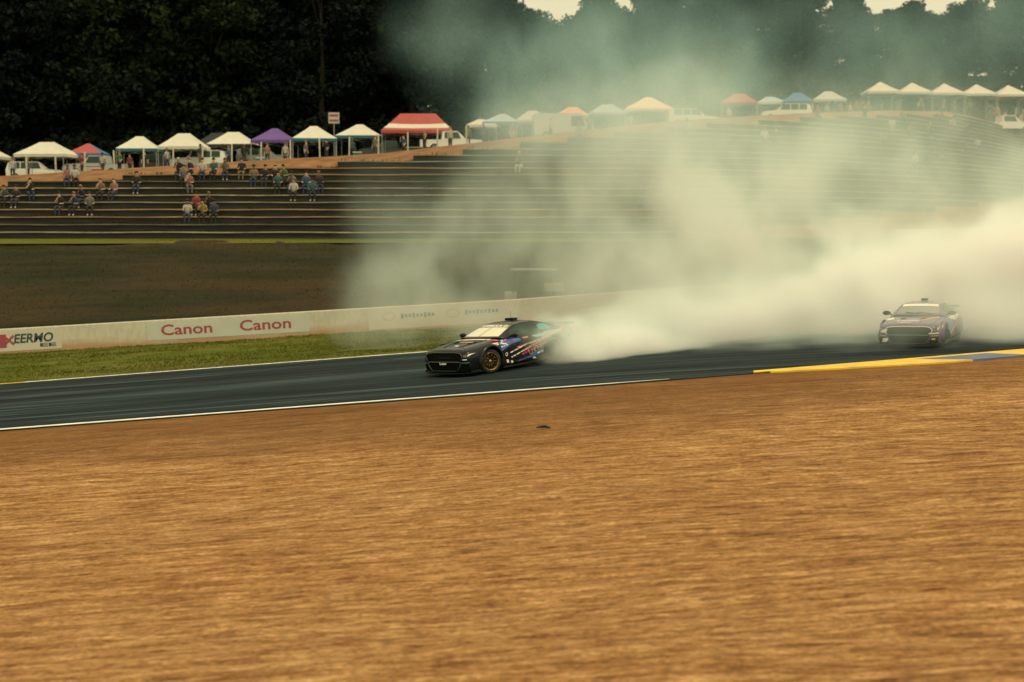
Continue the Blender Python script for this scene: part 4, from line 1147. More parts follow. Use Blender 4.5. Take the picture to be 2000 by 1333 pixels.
def sit(px, n, shirt, legs, where, cap=None, pose=None):
    x = (px - 1000) / FPX * (84 + TREAD * n)
    x = (px - 1000) / FPX * float(step_y(n, x))
    if n not in step_range or not step_range[n][0] < x < step_range[n][1]: return
    pose = pose or random.choice(['sit', 'sit', 'sit_lean'])
    hat = ' and %s cap' % cap if cap else ''
    person(pose, (x, float(step_y(n, x)) + .04, step_top(n) + .02), random.gauss(0, .25), shirt, legs,
           'spectator in %s top%s %s' % (shirt, hat, where), 'spectators on the terraces', cap)
random.seed(23)
W_ = 'beside the white-shirted one low on the terraces'
for a in [
 (368, 2, 'white', 'denim', 'low on the terraces, paler than those around'), (398, 2, 'yellow', 'black', 'low on the terraces near the white-shirted one'), (385, 3, 'red', 'black', 'just above the white-shirted one'),
 (420, 2, 'navy', 'black', 'right of the yellow-topped one'), (120, 3, 'black', 'denim', 'left of a dark pair low on the terraces'), (148, 3, 'navy', 'black', 'in the dark pair low on the terraces'), (178, 3, 'grey', 'black', 'right end of the dark group low on the terraces'),
 (12, 4, 'teal', 'black', 'at the far left edge'), (34, 4, 'black', 'denim', 'near the far left edge'), (225, 5, 'pink', 'denim', 'alone on the fifth terrace left of centre'), (200, 5, 'khaki', 'black', 'next to the pink-topped one'),
 (136, 7, 'pink', 'navy', 'on the top step below the blue tent'), (150, 7, 'white', 'black', 'on the top step beside the pink-topped one'), (372, 6, 'pink', 'grey', 'mid-terrace above the red-topped one'),
 (352, 8, 'black', 'navy', 'at the path edge, left of a small crowd', 'white'), (374, 8, 'navy', 'black', 'in the small crowd at the path edge'), (398, 8, 'white', 'denim', 'in the small crowd at the path edge'), (420, 8, 'teal', 'black', 'in the small crowd at the path edge'),
 (442, 8, 'grey', 'denim', 'at the right end of the path-edge crowd'), (498, 7, 'khaki', 'navy', 'one step below the path-edge crowd'), (520, 7, 'black', 'denim', 'one step below the crowd, by the khaki-topped one'),
 (545, 6, 'teal', 'black', 'left of the blue-topped one in thin smoke'), (572, 6, 'grey', 'denim', 'between teal-topped and blue-topped ones'), (600, 6, 'blue', 'navy', 'at the edge of the thin smoke'), (575, 5, 'white', 'black', 'below the blue-topped one'),
 (700, 11, 'grey', 'denim', 'near the path in thin smoke', 'white'), (675, 11, 'white', 'black', 'near the path in thin smoke'), (1015, 9, 'teal', 'white', 'in the smoke right of the terraces', 'white'), (938, 13, 'navy', 'denim', 'high up by the path in smoke'),
 (955, 13, 'white', 'black', 'high up by the path in smoke'), (975, 13, 'red', 'black', 'high up by the path in smoke'), (905, 12, 'black', 'denim', 'high up at the smoke edge'),
 (1130, 14, 'cream' if False else 'white', 'khaki', 'in the middle of the smoke'), (1340, 15, 'white', 'black', 'deep in the smoke'), (1493, 14, 'white', 'navy', 'in the smoke below the blue tent'), (1515, 14, 'black', 'denim', 'in the smoke below the blue tent'),
 (1650, 22, 'white', 'black', 'high on the right below the marquee'), (1672, 21, 'pink', 'navy', 'high on the right below the marquee'), (1700, 20, 'black', 'denim', 'on the right below the marquee'),
 (1760, 18, 'white', 'khaki', 'on the right, two steps below another'), (1800, 17, 'grey', 'black', 'on the right side of the hill'), (1812, 11, 'white', 'navy', 'alone low on the right terraces'), (1835, 11, 'black', 'denim', 'low on the right beside the white-topped one'),
 (1880, 21, 'red', 'denim', 'high on the right under the marquee'), (1910, 20, 'white', 'black', 'high on the right under the marquee'), (1950, 19, 'navy', 'grey', 'far right of the hill'), (1975, 16, 'white', 'denim', 'far right, mid-hill'),
 (1935, 15, 'teal', 'black', 'far right, mid-hill'), (1870, 14, 'black', 'grey', 'right side, mid-hill'), (1740, 15, 'khaki', 'navy', 'right side, mid-hill'), (362, 7, 'grey', 'black', 'one step under the path-edge crowd, on its left'), (475, 8, 'black', 'khaki', 'on the path-edge step, a little apart on the right'),
 (540, 7, 'black', 'black', 'right of the two below the path-edge crowd'), (556, 7, 'green', 'black', 'one step above the teal-topped one'), (612, 5, 'teal', 'black', 'right of the white-topped one in thin smoke'), (625, 6, 'black', 'navy', 'right of the blue-topped one at the smoke'),
 (162, 4, 'black', 'denim', 'above the middle of the dark group on the left'), (62, 5, 'black', 'navy', 'high left above the far-left pair'),
 (410, 3, 'black', 'black', 'right of the red-topped one'), (270, 6, 'black', 'denim', 'alone in the middle of the left terraces'), (1850, 18, 'black', 'denim', 'on the right hillside beneath the marquee'), (1785, 20, 'grey', 'navy', 'upper right hillside, between two others'),
 (1600, 19, 'red', 'black', 'in the smoke left of the marquee')]:
    sit(a[0], a[1], a[2], a[3], a[4], a[5] if len(a) > 5 else None)
def stand(px, d, shirt, legs, where, cap=None, rz=None):
    x = (px - 1000) / FPX * d
    person(random.choice(['stand', 'stand_step', 'stand_arm']), (x, d, Hz(x, d) - .03), random.uniform(-1.2, 1.2) if rz is None else rz, shirt, legs,
           'person standing in %s top%s %s' % (shirt, ' and %s cap' % cap if cap else '', where), 'people among the tents', cap)
for a in [
 (30, 118, 'white', 'denim', 'in front of the leftmost white tent'), (60, 121, 'grey', 'black', 'under the leftmost white tents'), (165, 117, 'red', 'denim', 'in front of the red and blue tent'), (205, 120, 'white', 'black', 'right of the red and blue tent'),
 (258, 123, 'red', 'black', 'under the teal-edged white tent'), (287, 121, 'black', 'denim', 'under the teal-edged white tent'), (238, 118, 'green', 'black', 'left of the teal-edged white tent'), (330, 117, 'white', 'navy', 'between two white tents'),
 (395, 116, 'navy', 'khaki', 'right of the table tent'), (450, 121, 'blue', 'black', 'under the tall white tent'), (480, 118, 'black', 'denim', 'before the tall white tent'), (525, 119, 'pink', 'denim', 'before the purple tent'),
 (560, 121, 'white', 'black', 'right of the purple tent'), (600, 122, 'grey', 'navy', 'under the blue-edged tent'), (640, 120, 'black', 'denim', 'before the blue-edged tent'), (690, 121, 'teal', 'black', 'before the second blue-edged tent'),
 (735, 120, 'khaki', 'denim', 'left of the red striped tent'), (790, 122, 'blue', 'black', 'under the red striped tent'), (830, 121, 'black', 'denim', 'under the red striped tent'), (880, 118, 'white', 'black', 'right of the red striped tent'),
 (915, 116, 'khaki', 'black', 'at the smoke edge near the path'), (945, 117, 'blue', 'denim', 'at the smoke edge near the path'), (1000, 120, 'red', 'white', 'in thin smoke near pale blue tent'), (1075, 124, 'white', 'denim', 'in the smoke below the salmon tent'),
 (1150, 128, 'grey', 'black', 'in the smoke by the faint pale blue tent'), (1230, 133, 'white', 'khaki', 'in the smoke under the cream tent'), (1300, 135, 'pink', 'black', 'in the smoke right of the cream tent'), (1420, 142, 'white', 'denim', 'before the red tent in smoke'),
 (1580, 150, 'white', 'navy', 'by the blue and grey tents'), (1655, 153, 'white', 'black', 'at the left end of the marquee'), (1690, 154, 'red', 'navy', 'under the left of the marquee'), (1745, 154, 'black', 'denim', 'under the second marquee peak'),
 (1790, 155, 'white', 'denim', 'under the third marquee peak'), (1836, 154, 'red', 'black', 'under the marquee middle'), (1885, 155, 'navy', 'khaki', 'under the fourth marquee peak'), (1940, 155, 'yellow', 'denim', 'under the right of the marquee'), (1985, 156, 'white', 'black', 'at the right edge under the marquee')]:
    stand(*a)

for _k in range(26):
    px = random.uniform(1450, 1995); d = td(px) - random.uniform(1.5, 7.0); x = (px - 1000) / FPX * d
    person(random.choice(['stand', 'stand_step', 'stand_arm']), (x, d, Hz(x, d) - .03), random.uniform(-1.5, 1.5), random.choice(['white', 'black', 'grey', 'red', 'navy', 'khaki']), random.choice(['denim', 'black', 'khaki']),
           'person in the hazy standing crowd along the ridge before the right-hand tents', 'hazy crowd along the right ridge')

# folding tables with cloths and cool boxes under some tents
def table(px, d, colour, label):
    x = (px - 1000) / FPX * d; t = empty('folding_table', (x, d, Hz(x, d))); tag(t, label, 'table', 'tables under the tents')
    bm = bmesh.new(); box(bm, 0, 0, .74, 1.8, .75, .04, .008); bm_obj('table_top', bm, FB[colour], t)
    for sx in (-.8, .8):
        for sy in (-.3, .3):
            bm = bmesh.new(); tube(bm, [(sx, sy, -.03), (sx * .97, sy, .72)], .018, 6); bm_obj('leg', bm, M['tent_leg'], t)
for px, d, c, l in ((352, 121, 'white', 'white folding table under the third whole white tent'), (182, 119, 'red', 'red folding table below the red and blue tent'), (545, 121, 'grey', 'grey folding table by the purple tent'), (810, 123, 'white', 'white folding table under the red striped tent')):
    table(px, d, c, l)
def cooler(px, d, c, label):
    x = (px - 1000) / FPX * d; t = empty('cool_box', (x, d, Hz(x, d))); tag(t, label, 'cool box', 'cool boxes by the tents')
    bm = bmesh.new(); box(bm, 0, 0, .2, .65, .38, .42, .03); bm_obj('tub', bm, FB[c], t)
    bm = bmesh.new(); box(bm, 0, 0, .445, .67, .40, .07, .02); bm_obj('lid', bm, FB['white'], t)
cooler(193, 114, 'red', 'red cool box with white lid below the red and blue tent'); cooler(512, 113, 'blue', 'blue cool box with white lid near the purple tent'); cooler(700, 114, 'teal', 'teal cool box with white lid near the path')

# ------------------------------------------------------------------ parked vehicles behind and between the tents
def vehicle(px, d, rz, colour, kind, label):
    x = (px - 1000) / FPX * d; t = empty('parked_' + kind, (x, d, Hz(x, d)), rz); tag(t, label, kind, 'vehicles parked among the tents')
    paint = mat('paint_' + colour[0], colour[1], 0.35, coat=0.6)
    if kind == 'pickup': prof = [(-2.7, .45), (-2.7, 1.05), (-.95, 1.08), (-.85, 1.75), (.35, 1.78), (1.0, 1.15), (2.35, 1.05), (2.6, .85), (2.62, .45)]
    elif kind == 'van': prof = [(-2.6, .40), (-2.6, 2.1), (-2.4, 2.25), (1.4, 2.25), (1.95, 1.35), (2.5, 1.15), (2.6, .80), (2.6, .40)]
    else: prof = [(-2.3, .42), (-2.35, 1.0), (-2.15, 1.65), (-1.8, 1.74), (.2, 1.74), (.95, 1.12), (2.05, 1.02), (2.3, .8), (2.32, .42)]
    bm = bmesh.new(); rings = []
    for y, k in ((-.93, .93), (-.95, 1.0), (0, 1.02), (.95, 1.0), (.93, .93)):
        rings.append([bm.verts.new((px_ * (.985 if abs(y) == .93 else 1), y * (1 - .16 * max(0, pz - 1.05)) , .45 + (pz - .45) * (1 if abs(y) < .9 else .985))) for px_, pz in prof])
    n = len(prof)
    for i in range(4):
        for k in range(n): bm.faces.new((rings[i][k], rings[i + 1][k], rings[i + 1][(k + 1) % n], rings[i][(k + 1) % n]))
    bm.faces.new(rings[0][::-1]); bm.faces.new(rings[-1]); bmesh.ops.recalc_face_normals(bm, faces=bm.faces)
    body = bm_obj('body', bm, paint, t)
    wx0, wx1 = (-.75, .45) if kind == 'pickup' else ((.5, 1.55) if kind == 'van' else (-1.9, .45))
    ztop = 1.66 if kind != 'van' else 2.0
    for s in (1, -1):
        parts = 1 if kind != 'suv' else 3
        for q in range(parts):
            a = wx0 + (wx1 - wx0) * q / parts + .04; b = wx0 + (wx1 - wx0) * (q + 1) / parts - .04
            e = .35 if q == parts - 1 else 0
            V = [(a, s * (.96 - .16 * .12), 1.14), (b + e * .6, s * (.96 - .16 * .12), 1.14), (b - .1 * e, s * (.96 - .16 * (ztop - 1.05)), ztop), (a, s * (.96 - .16 * (ztop - 1.05)), ztop)]
            mesh_obj('window', V, [(0, 1, 2, 3)], M['side_glass'], body)
        for ax in (-1.55, 1.5):
            bm = bmesh.new(); lathe(bm, [(.0, .12), (.22, .12), (.24, .10), (.36, .10), (.37, 0), (.36, -.10), (.0, -.10)], 24)
            wv = bm_obj('wheel', bm, M['rubber'], t, True); wv.location = (ax, s * .84, .36)
            bm = bmesh.new(); lathe(bm, [(.0, s * .125), (.2, s * .125), (.22, s * .10)], 20); bm_obj('rim', bm, M['chrome'], wv)
    fx = prof[-3][0]
    for s in (1, -1):
        bm = bmesh.new(); box(bm, 2.45 if kind != 'suv' else 2.2, s * .7, .85, .2, .3, .14, .02); bm_obj('headlamp', bm, M['lamp_white'], t)
    bm = bmesh.new(); box(bm, prof[-1][0] - .02, 0, .55, .12, 1.8, .22, .03); bm_obj('bumper', bm, M['carbon'], t)
    return t
VC = {'white': ('white', (.7, .69, .64)), 'silver': ('silver', (.38, .39, .38)), 'black': ('black', (.02, .02, .022)), 'red': ('red', (.3, .03, .03)), 'blue': ('blue', (.03, .08, .2))}
for px, d, rz, c, k, l in [(75, 134, .1, 'white', 'suv', 'white suv parked behind the leftmost white tents'), (195, 126, 3.0, 'silver', 'pickup', 'silver pickup parked behind the red and blue tent'),
    (330, 133, .2, 'black', 'suv', 'black suv parked behind the white table tent'), (392, 128, 3.2, 'white', 'suv', 'white suv parked between white tents'), (520, 133, .05, 'silver', 'suv', 'silver suv parked behind the purple tent'),
    (885, 127, .1, 'white', 'pickup', 'white pickup right of the red striped tent'), (760, 136, 3.1, 'black', 'pickup', 'black pickup behind the red striped tent'), (1100, 131, .1, 'silver', 'van', 'silver van dim in the smoke below the salmon tent'),
    (1350, 139, .1, 'white', 'suv', 'white suv dim in the smoke right of the cream tent'), (1530, 146, 3.1, 'white', 'suv', 'white suv dim in smoke by the blue tent'), (1960, 153, .1, 'white', 'pickup', 'white pickup at the right edge before the marquee')]:
    vehicle(px, d, rz, VC[c], k, l)

# roofed service cart on the bank behind the wall, dim in the smoke
cx = (1040 - 1000) / FPX * 67.2; ct = empty('service_cart', (cx, 67.2, Hz(cx, 67.2)), R(180)); tag(ct, 'drab roofed service cart behind the wall above the dark car', 'cart')
bm = bmesh.new(); box(bm, 0, 0, .42, 2.5, 1.1, .32, .06); box(bm, .95, 0, .72, .55, 1.05, .42, .1); bm_obj('body', bm, FB['drab'], ct)
bm = bmesh.new(); box(bm, -.1, 0, .72, .5, 1.0, .14, .05); box(bm, -.36, 0, .98, .1, 1.0, .45, .04); bm_obj('seat', bm, FB['dark'], ct)
bm = bmesh.new(); box(bm, -.05, 0, 1.88, 2.0, 1.2, .10, .04); bm_obj('roof', bm, FB['drab'], ct)
bm = bmesh.new(); box(bm, -.95, 0, 1.12, .9, 1.1, .34, .05); bm_obj('cargo_box', bm, FB['drab'], ct)
bm = bmesh.new(); box(bm, .92, 0, 1.38, .02, 1.0, .75, .005, Matrix.Rotation(R(-12), 4, 'Y')); bm_obj('windscreen', bm, M['side_glass'], ct)
for sx in (-.9, .75):
    for sy in (-.5, .5):
        bm = bmesh.new(); tube(bm, [(sx + (.12 if sx > 0 else 0), sy, .6), (sx, sy, 1.86)], .02, 6); bm_obj('roof_post', bm, M['carbon'], ct)
        bm = bmesh.new(); lathe(bm, [(0, .09), (.12, .09), (.21, .08), (.23, 0), (.21, -.08), (0, -.09)], 20); wv = bm_obj('wheel', bm, M['rubber'], ct, True); wv.location = (sx * .95, sy * .98, .23)

# scrap of tyre rubber lying on the gravel
p = at(1060, 838, 31.06); yy = 31.06; zz = Hz(p.x, yy)
bm = bmesh.new()
for k in range(5):
    tube(bm, [(-.22 + .05 * k, .05 * math.sin(k * 2.1), .02), (-.05 + .03 * k, .08 * math.cos(k), .06 + .01 * k), (.2 + .02 * k, .04 * k - .1, .015)], [.02, .035, .015], 6)
o = bm_obj('rubber_scrap', bm, M['rubber']); o.location = (p.x, yy, zz + .01); o.scale = (.6, .5, .55)
tag(o, 'torn scrap of black tyre rubber lying on the gravel', 'debris')
# ------------------------------------------------------------------ the wood behind the tents
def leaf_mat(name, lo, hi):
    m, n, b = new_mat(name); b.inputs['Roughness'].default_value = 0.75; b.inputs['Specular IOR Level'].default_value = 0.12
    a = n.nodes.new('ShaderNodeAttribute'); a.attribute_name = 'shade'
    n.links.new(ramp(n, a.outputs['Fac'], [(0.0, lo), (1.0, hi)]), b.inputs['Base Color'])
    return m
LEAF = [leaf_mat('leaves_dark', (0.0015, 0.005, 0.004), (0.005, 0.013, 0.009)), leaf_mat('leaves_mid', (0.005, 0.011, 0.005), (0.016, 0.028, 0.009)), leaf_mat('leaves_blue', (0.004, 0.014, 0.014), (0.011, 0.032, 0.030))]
M['bark'] = mat('bark', (0.035, 0.028, 0.020), 0.95, var=0.3, scale=3, bump=0.6, stretch=(2, 2, .4))
def tree_proto(seed, height, rad, low, lm, clumps=95, per=150):
    r = np.random.default_rng(seed); rn = random.Random(seed)
    bm = bmesh.new()
    lean = Vector((r.normal(0, .3), r.normal(0, .3), 0))
    trunk = [Vector((0, 0, -.5))] + [lean * (t ** 1.5) * 2 + Vector((r.normal(0, .1), r.normal(0, .1), height * .85 * t)) for t in (.12, .35, .6, .85, 1.0)]
    tube(bm, trunk, [.5, .42, .34, .25, .15, .06], 9)
    cents = []
    for k in range(clumps):
        t = r.uniform(0, 1) ** .85; z = low + (height - low) * t
        env = rad * (math.sin(math.pi * min(1, .18 + .80 * t)) ** .7) * (1 + .28 * math.sin(3.1 * t * 6 + seed))
        a = r.uniform(0, math.tau); rr = env * math.sqrt(r.uniform(.12, 1))
        cents.append((rr * math.cos(a), rr * math.sin(a), z + r.normal(0, .4)))
    for c in cents[::6]:
        b = Vector((lean.x, lean.y, max(1.5, c[2] * .72))); tube(bm, [b, (b + Vector(c)) / 2 + Vector((0, 0, .3)), Vector(c)], [.13, .08, .03], 5)
    me_t = bpy.data.meshes.new('trunk'); bm.to_mesh(me_t); bm.free(); me_t.materials.append(M['bark']); me_t.shade_smooth()
    V = []; S = []
    for c in cents:
        cr = r.uniform(.9, 1.9); n = int(per * (cr / 1.4) ** 2)
        d = r.normal(0, 1, (n, 3)); d /= np.linalg.norm(d, axis=1)[:, None]
        p = np.array(c) + d * (cr * r.uniform(.35, 1.0, n) ** .6)[:, None] * np.array([1.25, 1.25, .8])
        u = r.normal(0, 1, (n, 3)); u /= np.linalg.norm(u, axis=1)[:, None]
        w_ = np.cross(u, r.normal(0, 1, (n, 3))); w_ /= np.linalg.norm(w_, axis=1)[:, None]
        sz = r.uniform(.16, .40, n)[:, None]
        q = np.stack([p - u * sz, p + w_ * sz * .6, p + u * sz, p - w_ * sz * .6], 1)
        V.append(q.reshape(-1, 3)); S.append(np.repeat(np.clip(r.normal(.5, .22) + r.normal(0, .15, n), 0, 1), 4))
    V = np.concatenate(V); S = np.concatenate(S)
    me = bpy.data.meshes.new('crown'); me.from_pydata(V.tolist(), [], np.arange(len(V)).reshape(-1, 4).tolist())
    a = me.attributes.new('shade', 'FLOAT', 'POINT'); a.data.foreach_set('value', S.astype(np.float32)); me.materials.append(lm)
    return me_t, me
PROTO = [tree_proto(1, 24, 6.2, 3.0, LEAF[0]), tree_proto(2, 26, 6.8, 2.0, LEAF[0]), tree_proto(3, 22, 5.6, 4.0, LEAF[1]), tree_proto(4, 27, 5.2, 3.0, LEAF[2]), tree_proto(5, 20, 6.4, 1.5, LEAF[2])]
def tree(x, y, k, s, label, group):
    t = empty('forest_tree', (x, y, Hz(x, y) - .1), random.uniform(0, 6.28)); t.scale = (s * random.uniform(.95, 1.1), s * random.uniform(.95, 1.1), s)
    tag(t, label, 'tree', group)
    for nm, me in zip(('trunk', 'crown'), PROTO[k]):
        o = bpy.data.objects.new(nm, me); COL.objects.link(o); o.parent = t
random.seed(31)
MARKS = [(-30, 'the leftmost white tent'), (98, 'the wide white tent'), (178, 'the red and blue tent'), (278, 'the teal-edged white tent'), (364, 'the table tent'), (460, 'the tall white tent'), (540, 'the purple tent'),
         (655, 'the small square sign'), (705, 'the blue-edged tent by the red one'), (818, 'the red striped tent'), (940, 'the low white tent'), (982, 'the pale blue tent'), (1040, 'the faint grey tent'), (1118, 'the salmon tent'),
         (1184, 'the faint pale blue tent'), (1264, 'the broad cream tent'), (1440, 'the red tent in smoke'), (1553, 'the blue tent in smoke'), (1612, 'the grey tent by the marquee'), (1712, 'the first marquee peak'), (1774, 'the second marquee peak'),
         (1836, 'the third marquee peak'), (1898, 'the fourth marquee peak'), (1960, 'the fifth marquee peak')]
def tree_label(px, lab):
    if not -120 < px < 2060: return lab
    m = min(MARKS, key=lambda q: abs(q[0] - px))
    side = 'above' if abs(m[0] - px) < 22 else ('just left of' if px < m[0] else 'just right of')
    return 'dark broadleaf tree, front of the wood, %s %s' % (side, m[1])
def crest_y(px):      # photograph row the tree tops reach (negative: above the frame)
    return float(np.interp(px, [-300, 850, 950, 1020, 1065, 1130, 1145, 1210, 1280, 1400, 1630, 1700, 1755, 1820, 1890, 1960, 2050, 2400],
                               [-110, -120, -50, 18, 32, 0, -12, 26, -50, -70, -40, 30, -12, 36, -5, -25, -5, -40]))
for row, (d0, step, lab) in enumerate(((168, 92, 'dark broadleaf tree in the front rank of the wood behind the tents'), (180, 100, 'dark broadleaf tree in the second rank of the wood'), (193, 110, 'dark broadleaf tree at the back of the wood'))):
    px = -180 + 37 * row
    while px < 2260:
        d = d0 + random.uniform(-3, 3) + (8 if px > 1500 else 0); x = (px - 1000) / FPX * d
        k = random.choice([0, 1, 2] if px < 800 else [1, 3, 4, 2, 3])
        top = at(px, crest_y(px) + random.uniform(-8, 14), d).z - Hz(x, d); h = (24, 26, 22, 27, 20)[k]
        if px < 900: top += row * 2.0
        tree(x, d, k, top / (h * 1.04), tree_label(px, lab) if row == 0 else lab, 'trees of the wood, %s rank' % ('front', 'second', 'back')[row])
        px += step * random.uniform(.8, 1.2)
# low thicket along the foot of the wood
def shrub_proto(seed):
    r = np.random.default_rng(seed); V = []; S = []
    for c in range(16):
        a = r.uniform(0, 6.28); rr = r.uniform(0, 1.9); c0 = np.array([rr * math.cos(a), rr * .7 * math.sin(a), r.uniform(.5, 2.9)])
        n = 110; d = r.normal(0, 1, (n, 3)); d /= np.linalg.norm(d, axis=1)[:, None]
        p = c0 + d * .9 * r.uniform(.3, 1, n)[:, None]; u = r.normal(0, 1, (n, 3)); u /= np.linalg.norm(u, axis=1)[:, None]
        w_ = np.cross(u, r.normal(0, 1, (n, 3))); w_ /= np.linalg.norm(w_, axis=1)[:, None]; sz = r.uniform(.12, .26, n)[:, None]
        V.append(np.stack([p - u * sz, p + w_ * sz * .6, p + u * sz, p - w_ * sz * .6], 1).reshape(-1, 3)); S.append(np.repeat(np.clip(r.normal(.4, .2, n), 0, 1), 4))
    V = np.concatenate(V); me = bpy.data.meshes.new('leaves'); me.from_pydata(V.tolist(), [], np.arange(len(V)).reshape(-1, 4).tolist())
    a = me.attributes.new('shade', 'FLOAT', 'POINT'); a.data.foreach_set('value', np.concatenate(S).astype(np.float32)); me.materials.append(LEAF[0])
    bm = bmesh.new()
    for k in range(5): tube(bm, [(0, 0, -.1), (math.cos(k * 1.3) * .6, math.sin(k * 1.3) * .4, 1.2), (math.cos(k * 1.3) * 1.2, math.sin(k * 1.3) * .8, 2.4)], [.06, .04, .015], 5)
    st = bpy.data.meshes.new('stem'); bm.to_mesh(st); bm.free(); st.materials.append(M['bark'])
    return st, me
SH = [shrub_proto(51), shrub_proto(52), shrub_proto(53)]
px = -150
while px < 2200:
    d = 160 + random.uniform(-2, 3) + (8 if px > 1500 else 0); x = (px - 1000) / FPX * d
    t = empty('shrub', (x, d, Hz(x, d)), random.uniform(0, 6)); s = random.uniform(1.0, 1.7); t.scale = (s * 1.25, s, s)
    tag(t, 'dark bushy shrub in the thicket at the foot of the wood', 'shrub', 'thicket at the foot of the wood')
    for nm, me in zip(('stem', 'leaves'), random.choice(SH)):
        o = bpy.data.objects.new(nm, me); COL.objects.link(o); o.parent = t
    px += random.uniform(42, 62)
# ------------------------------------------------------------------ tyre smoke: fog volumes
def smoke(name, label, lo, hi, voxel, blobs, warp, detail, mult, density_mul, colour=(0.79, 1.0, 0.93)):
    """blobs: (centre xyz, radius xyz, amount); lumpy cloud filling a box from lo to hi"""
    bm = bmesh.new(); box(bm, *[(a + b) / 2 for a, b in zip(lo, hi)], *[b - a for a, b in zip(lo, hi)])
    m, n, b = new_mat(name); n.nodes.clear()
    out = n.nodes.new('ShaderNodeOutputMaterial'); pv = n.nodes.new('ShaderNodeVolumeScatter')
    pv.inputs['Color'].default_value = (*colour, 1); pv.inputs['Anisotropy'].default_value = 0.2
    vi = n.nodes.new('ShaderNodeVolumeInfo'); n.links.new(math_n(n, 'MULTIPLY', vi.outputs['Density'], density_mul), pv.inputs['Density'])
    n.links.new(pv.outputs[0], out.inputs['Volume'])
    o = bm_obj(name, bm, m); tag(o, label, 'smoke', kind='stuff')
    g = bpy.data.node_groups.new(name, 'GeometryNodeTree')
    g.interface.new_socket('Geometry', in_out='INPUT', socket_type='NodeSocketGeometry'); g.interface.new_socket('Geometry', in_out='OUTPUT', socket_type='NodeSocketGeometry')
    N = g.nodes; L = g.links
    gi_, go = N.new('NodeGroupInput'), N.new('NodeGroupOutput')
    pos = N.new('GeometryNodeInputPosition').outputs[0]
    def vm(op, a, b_=None):
        q = N.new('ShaderNodeVectorMath'); q.operation = op
        for k, v in enumerate((a, b_)):
            if v is None: continue
            if isinstance(v, tuple): q.inputs[k].default_value = v
            else: L.new(v, q.inputs[k])
        return q.outputs['Value'] if op == 'LENGTH' else q.outputs[0]
    def fm(op, a, b_=None, clamp=False):
        q = N.new('ShaderNodeMath'); q.operation = op; q.use_clamp = clamp
        for k, v in enumerate((a, b_)):
            if v is None: continue
            if isinstance(v, (int, float)): q.inputs[k].default_value = v
            else: L.new(v, q.inputs[k])
        return q.outputs[0]
    def nz(vec, scale, det, rough=0.55, col=False):
        q = N.new('ShaderNodeTexNoise'); q.inputs['Scale'].default_value = scale; q.inputs['Detail'].default_value = det; q.inputs['Roughness'].default_value = rough
        L.new(vec, q.inputs['Vector']); return q.outputs['Color'] if col else q.outputs['Fac']
    p = pos
    for sc, amp in warp:
        p = vm('ADD', p, vm('MULTIPLY', vm('SUBTRACT', nz(pos, sc, 2, col=True), (.5, .5, .5)), (amp, amp, amp)))
    total = None
    for c, r, a in blobs:
        d = vm('LENGTH', vm('MULTIPLY', vm('SUBTRACT', p, tuple(c)), (1 / r[0], 1 / r[1], 1 / r[2])))
        mr = N.new('ShaderNodeMapRange'); mr.interpolation_type = 'SMOOTHSTEP'
        mr.inputs[1].default_value = 0.25; mr.inputs[2].default_value = 1.0; mr.inputs[3].default_value = a; mr.inputs[4].default_value = 0.0
        L.new(d, mr.inputs[0]); total = mr.outputs[0] if total is None else fm('ADD', total, mr.outputs[0])
    f = nz(vm('MULTIPLY', p, (1, 1, .8)), detail, 4, 0.6)
    q = N.new('ShaderNodeMapRange'); q.interpolation_type = 'SMOOTHSTEP'
    q.inputs[1].default_value = 0.32; q.inputs[2].default_value = 0.68; q.inputs[3].default_value = mult[0]; q.inputs[4].default_value = mult[1]
    L.new(f, q.inputs[0]); dens = fm('MULTIPLY', total, q.outputs[0])
    # keep it clear of the box faces
    vc = N.new('GeometryNodeVolumeCube')
    L.new(dens, vc.inputs['Density'])
    vc.inputs['Min'].default_value = lo; vc.inputs['Max'].default_value = hi
    for k, ax in enumerate('XYZ'): vc.inputs['Resolution ' + ax].default_value = max(8, int((hi[k] - lo[k]) / voxel))
    sm = N.new('GeometryNodeSetMaterial'); sm.inputs['Material'].default_value = m
    L.new(vc.outputs[0], sm.inputs[0]); L.new(sm.outputs[0], go.inputs[0])
    md = o.modifiers.new('smoke', 'NODES'); md.node_group = g
    return o
def B(px, py, d, rx, ry, rz, a): return (at(px, py, d), (rx, ry, rz), a)
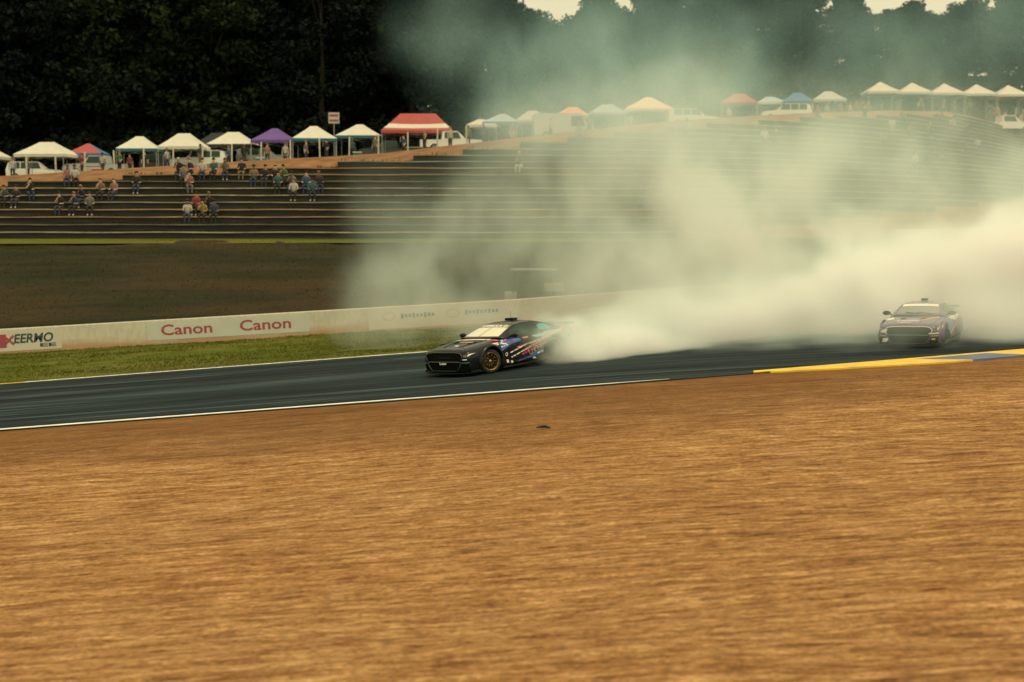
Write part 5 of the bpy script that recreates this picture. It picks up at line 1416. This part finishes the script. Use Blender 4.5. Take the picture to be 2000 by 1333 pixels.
big = [
 # dense bright roll low along the track behind the first car
 B(1210, 668, 48.6, 2.6, 2.2, 1.1, .75), B(1330, 655, 50.0, 3.4, 2.8, 1.6, .95), B(1470, 632, 51.0, 3.8, 3.2, 2.1, 1.0), B(1620, 605, 52.0, 4.2, 3.4, 2.6, 1.0),
 B(1780, 575, 52.5, 4.4, 3.4, 3.1, 1.0), B(1940, 565, 53.0, 4.6, 3.6, 3.2, 1.0), B(2120, 555, 54.0, 5.0, 3.6, 3.2, .9), B(2350, 530, 54.0, 6.0, 3.6, 3.6, .8),
 B(1800, 500, 52.5, 2.6, 2.6, 1.7, .55), B(1900, 495, 52.5, 2.4, 2.6, 1.5, .5), B(2010, 490, 52.5, 3.0, 2.8, 1.7, .5), B(1660, 540, 52.5, 2.4, 2.6, 1.4, .5),
 # billowing veil above it
 B(1250, 560, 55.0, 5.0, 4.0, 2.8, 0.230), B(1500, 510, 56.0, 6.0, 4.0, 3.8, 0.289), B(1480, 390, 57.0, 4.6, 4.0, 4.0, 0.204), B(1680, 440, 56.0, 5.4, 4.0, 3.6, 0.213), B(1270, 420, 57.0, 5.2, 4.0, 4.4, 0.213),
 B(1080, 490, 56.0, 4.8, 4.0, 3.8, 0.161), B(1900, 380, 56.0, 6.0, 4.0, 4.0, 0.137), B(2150, 400, 56.0, 6.0, 4.0, 4.4, 0.137), B(1120, 310, 58.0, 5.0, 4.0, 4.0, 0.144), B(1330, 270, 58.0, 5.0, 4.0, 4.0, 0.144),
 B(1600, 300, 58.0, 5.0, 4.0, 3.6, 0.085), B(1850, 260, 58.0, 6.0, 4.0, 3.6, 0.076),
 # thin left skirt in front of the wall
 B(790, 560, 57.0, 3.0, 3.0, 2.8, .18), B(735, 640, 56.5, 2.2, 2.6, 1.8, .15), B(880, 470, 57.0, 4.0, 3.5, 3.4, .09), B(800, 400, 57.0, 3.6, 3.0, 3.0, .05), B(960, 620, 57.0, 3.5, 3.0, 1.8, .20),
 # veil drifting round the second car
 B(1800, 640, 43.7, 3.6, 1.6, 1.6, .22), B(1960, 630, 46.8, 3.0, 2.6, 1.7, .75), B(1640, 650, 46.8, 3.4, 2.2, 1.2, .32), B(1480, 688, 46.5, 4.0, 2.2, .8, .16)]
smoke('tyre_smoke', 'huge pale cream cloud of tyre smoke drifting over the track', (-9.5, 41.8, -1.0), (34.0, 64.0, 16.5), 0.20, big, ((.16, 3.2), (.42, 2.4), (1.0, .9)), .40, (.18, 1.7), 1.15)
old = [
 # upper plume against the wood
 B(1080, 170, 59.0, 4.4, 4.0, 3.6, 0.065), B(1180, 100, 59.0, 4.6, 4.0, 3.6, 0.049), B(950, 130, 59.0, 3.8, 4.0, 3.4, 0.032), B(1330, 150, 59.0, 4.2, 4.0, 3.8, 0.054), B(1270, 20, 59.0, 4.8, 4.0, 3.0, 0.035), B(1430, 80, 59.0, 3.6, 4.0, 3.2, 0.038),
 B(1680, 120, 59.0, 3.4, 4.0, 2.6, 0.032), B(1800, 80, 59.0, 5.0, 4.0, 3.0, 0.024), B(1960, 50, 59.0, 5.0, 4.0, 3.2, 0.027),
 # broad thin haze of old smoke hanging before the wood
 B(1450, 120, 60.0, 14.0, 3.6, 6.0, 0.021), B(1950, 150, 60.0, 12.0, 3.6, 6.5, 0.026), B(1500, 330, 60.0, 14.0, 3.6, 5.0, 0.026), B(1150, 120, 60.0, 7.5, 3.6, 6.0, 0.015),
 B(1120, 235, 60.0, 4.5, 3.6, 2.6, .09), B(1350, 225, 60.0, 5.0, 3.6, 2.6, .09), B(980, 260, 60.0, 3.6, 3.4, 2.4, .045), B(900, 60, 60.0, 3.6, 3.6, 3.4, .035)]
smoke('drifting_smoke', 'thin bluish veil of older smoke hanging before the wood and tents', (-9.0, 54.5, 3.0), (34.0, 65.0, 17.0), 0.24, old, ((.16, 3.0), (.45, 1.8), (1.1, .6)), .36, (.30, 1.55), 1.1, (0.58, 0.95, 1.0))
near = [
 B(1100, 690, 45.4, .75, .75, .50, 3.0), B(1135, 690, 45.6, 1.1, .9, .7, 3.2), B(1175, 680, 46.3, 1.3, 1.1, .9, 3.0), B(1085, 655, 45.4, .9, .7, .5, 1.8), B(1052, 652, 44.7, .95, .55, .42, 1.15), B(1085, 690, 44.9, .6, .5, .5, 1.4), B(1120, 650, 46.2, 1.0, .9, .7, 2.2),
 B(1240, 680, 47.0, 1.6, 1.2, .9, 2.4), B(1060, 705, 45.1, .9, .5, .28, .35), B(1070, 630, 46.8, 1.0, .8, .45, .9), B(1310, 685, 47.6, 1.7, 1.2, .8, 1.4)]
smoke('wheel_smoke', 'thick fresh smoke boiling off the rear tyre of the black car', (-.6, 42.6, -.4), (7.4, 49.6, 3.2), 0.085, near, ((.55, .75), (1.6, .32)), 1.1, (.30, 1.5), 1.5)
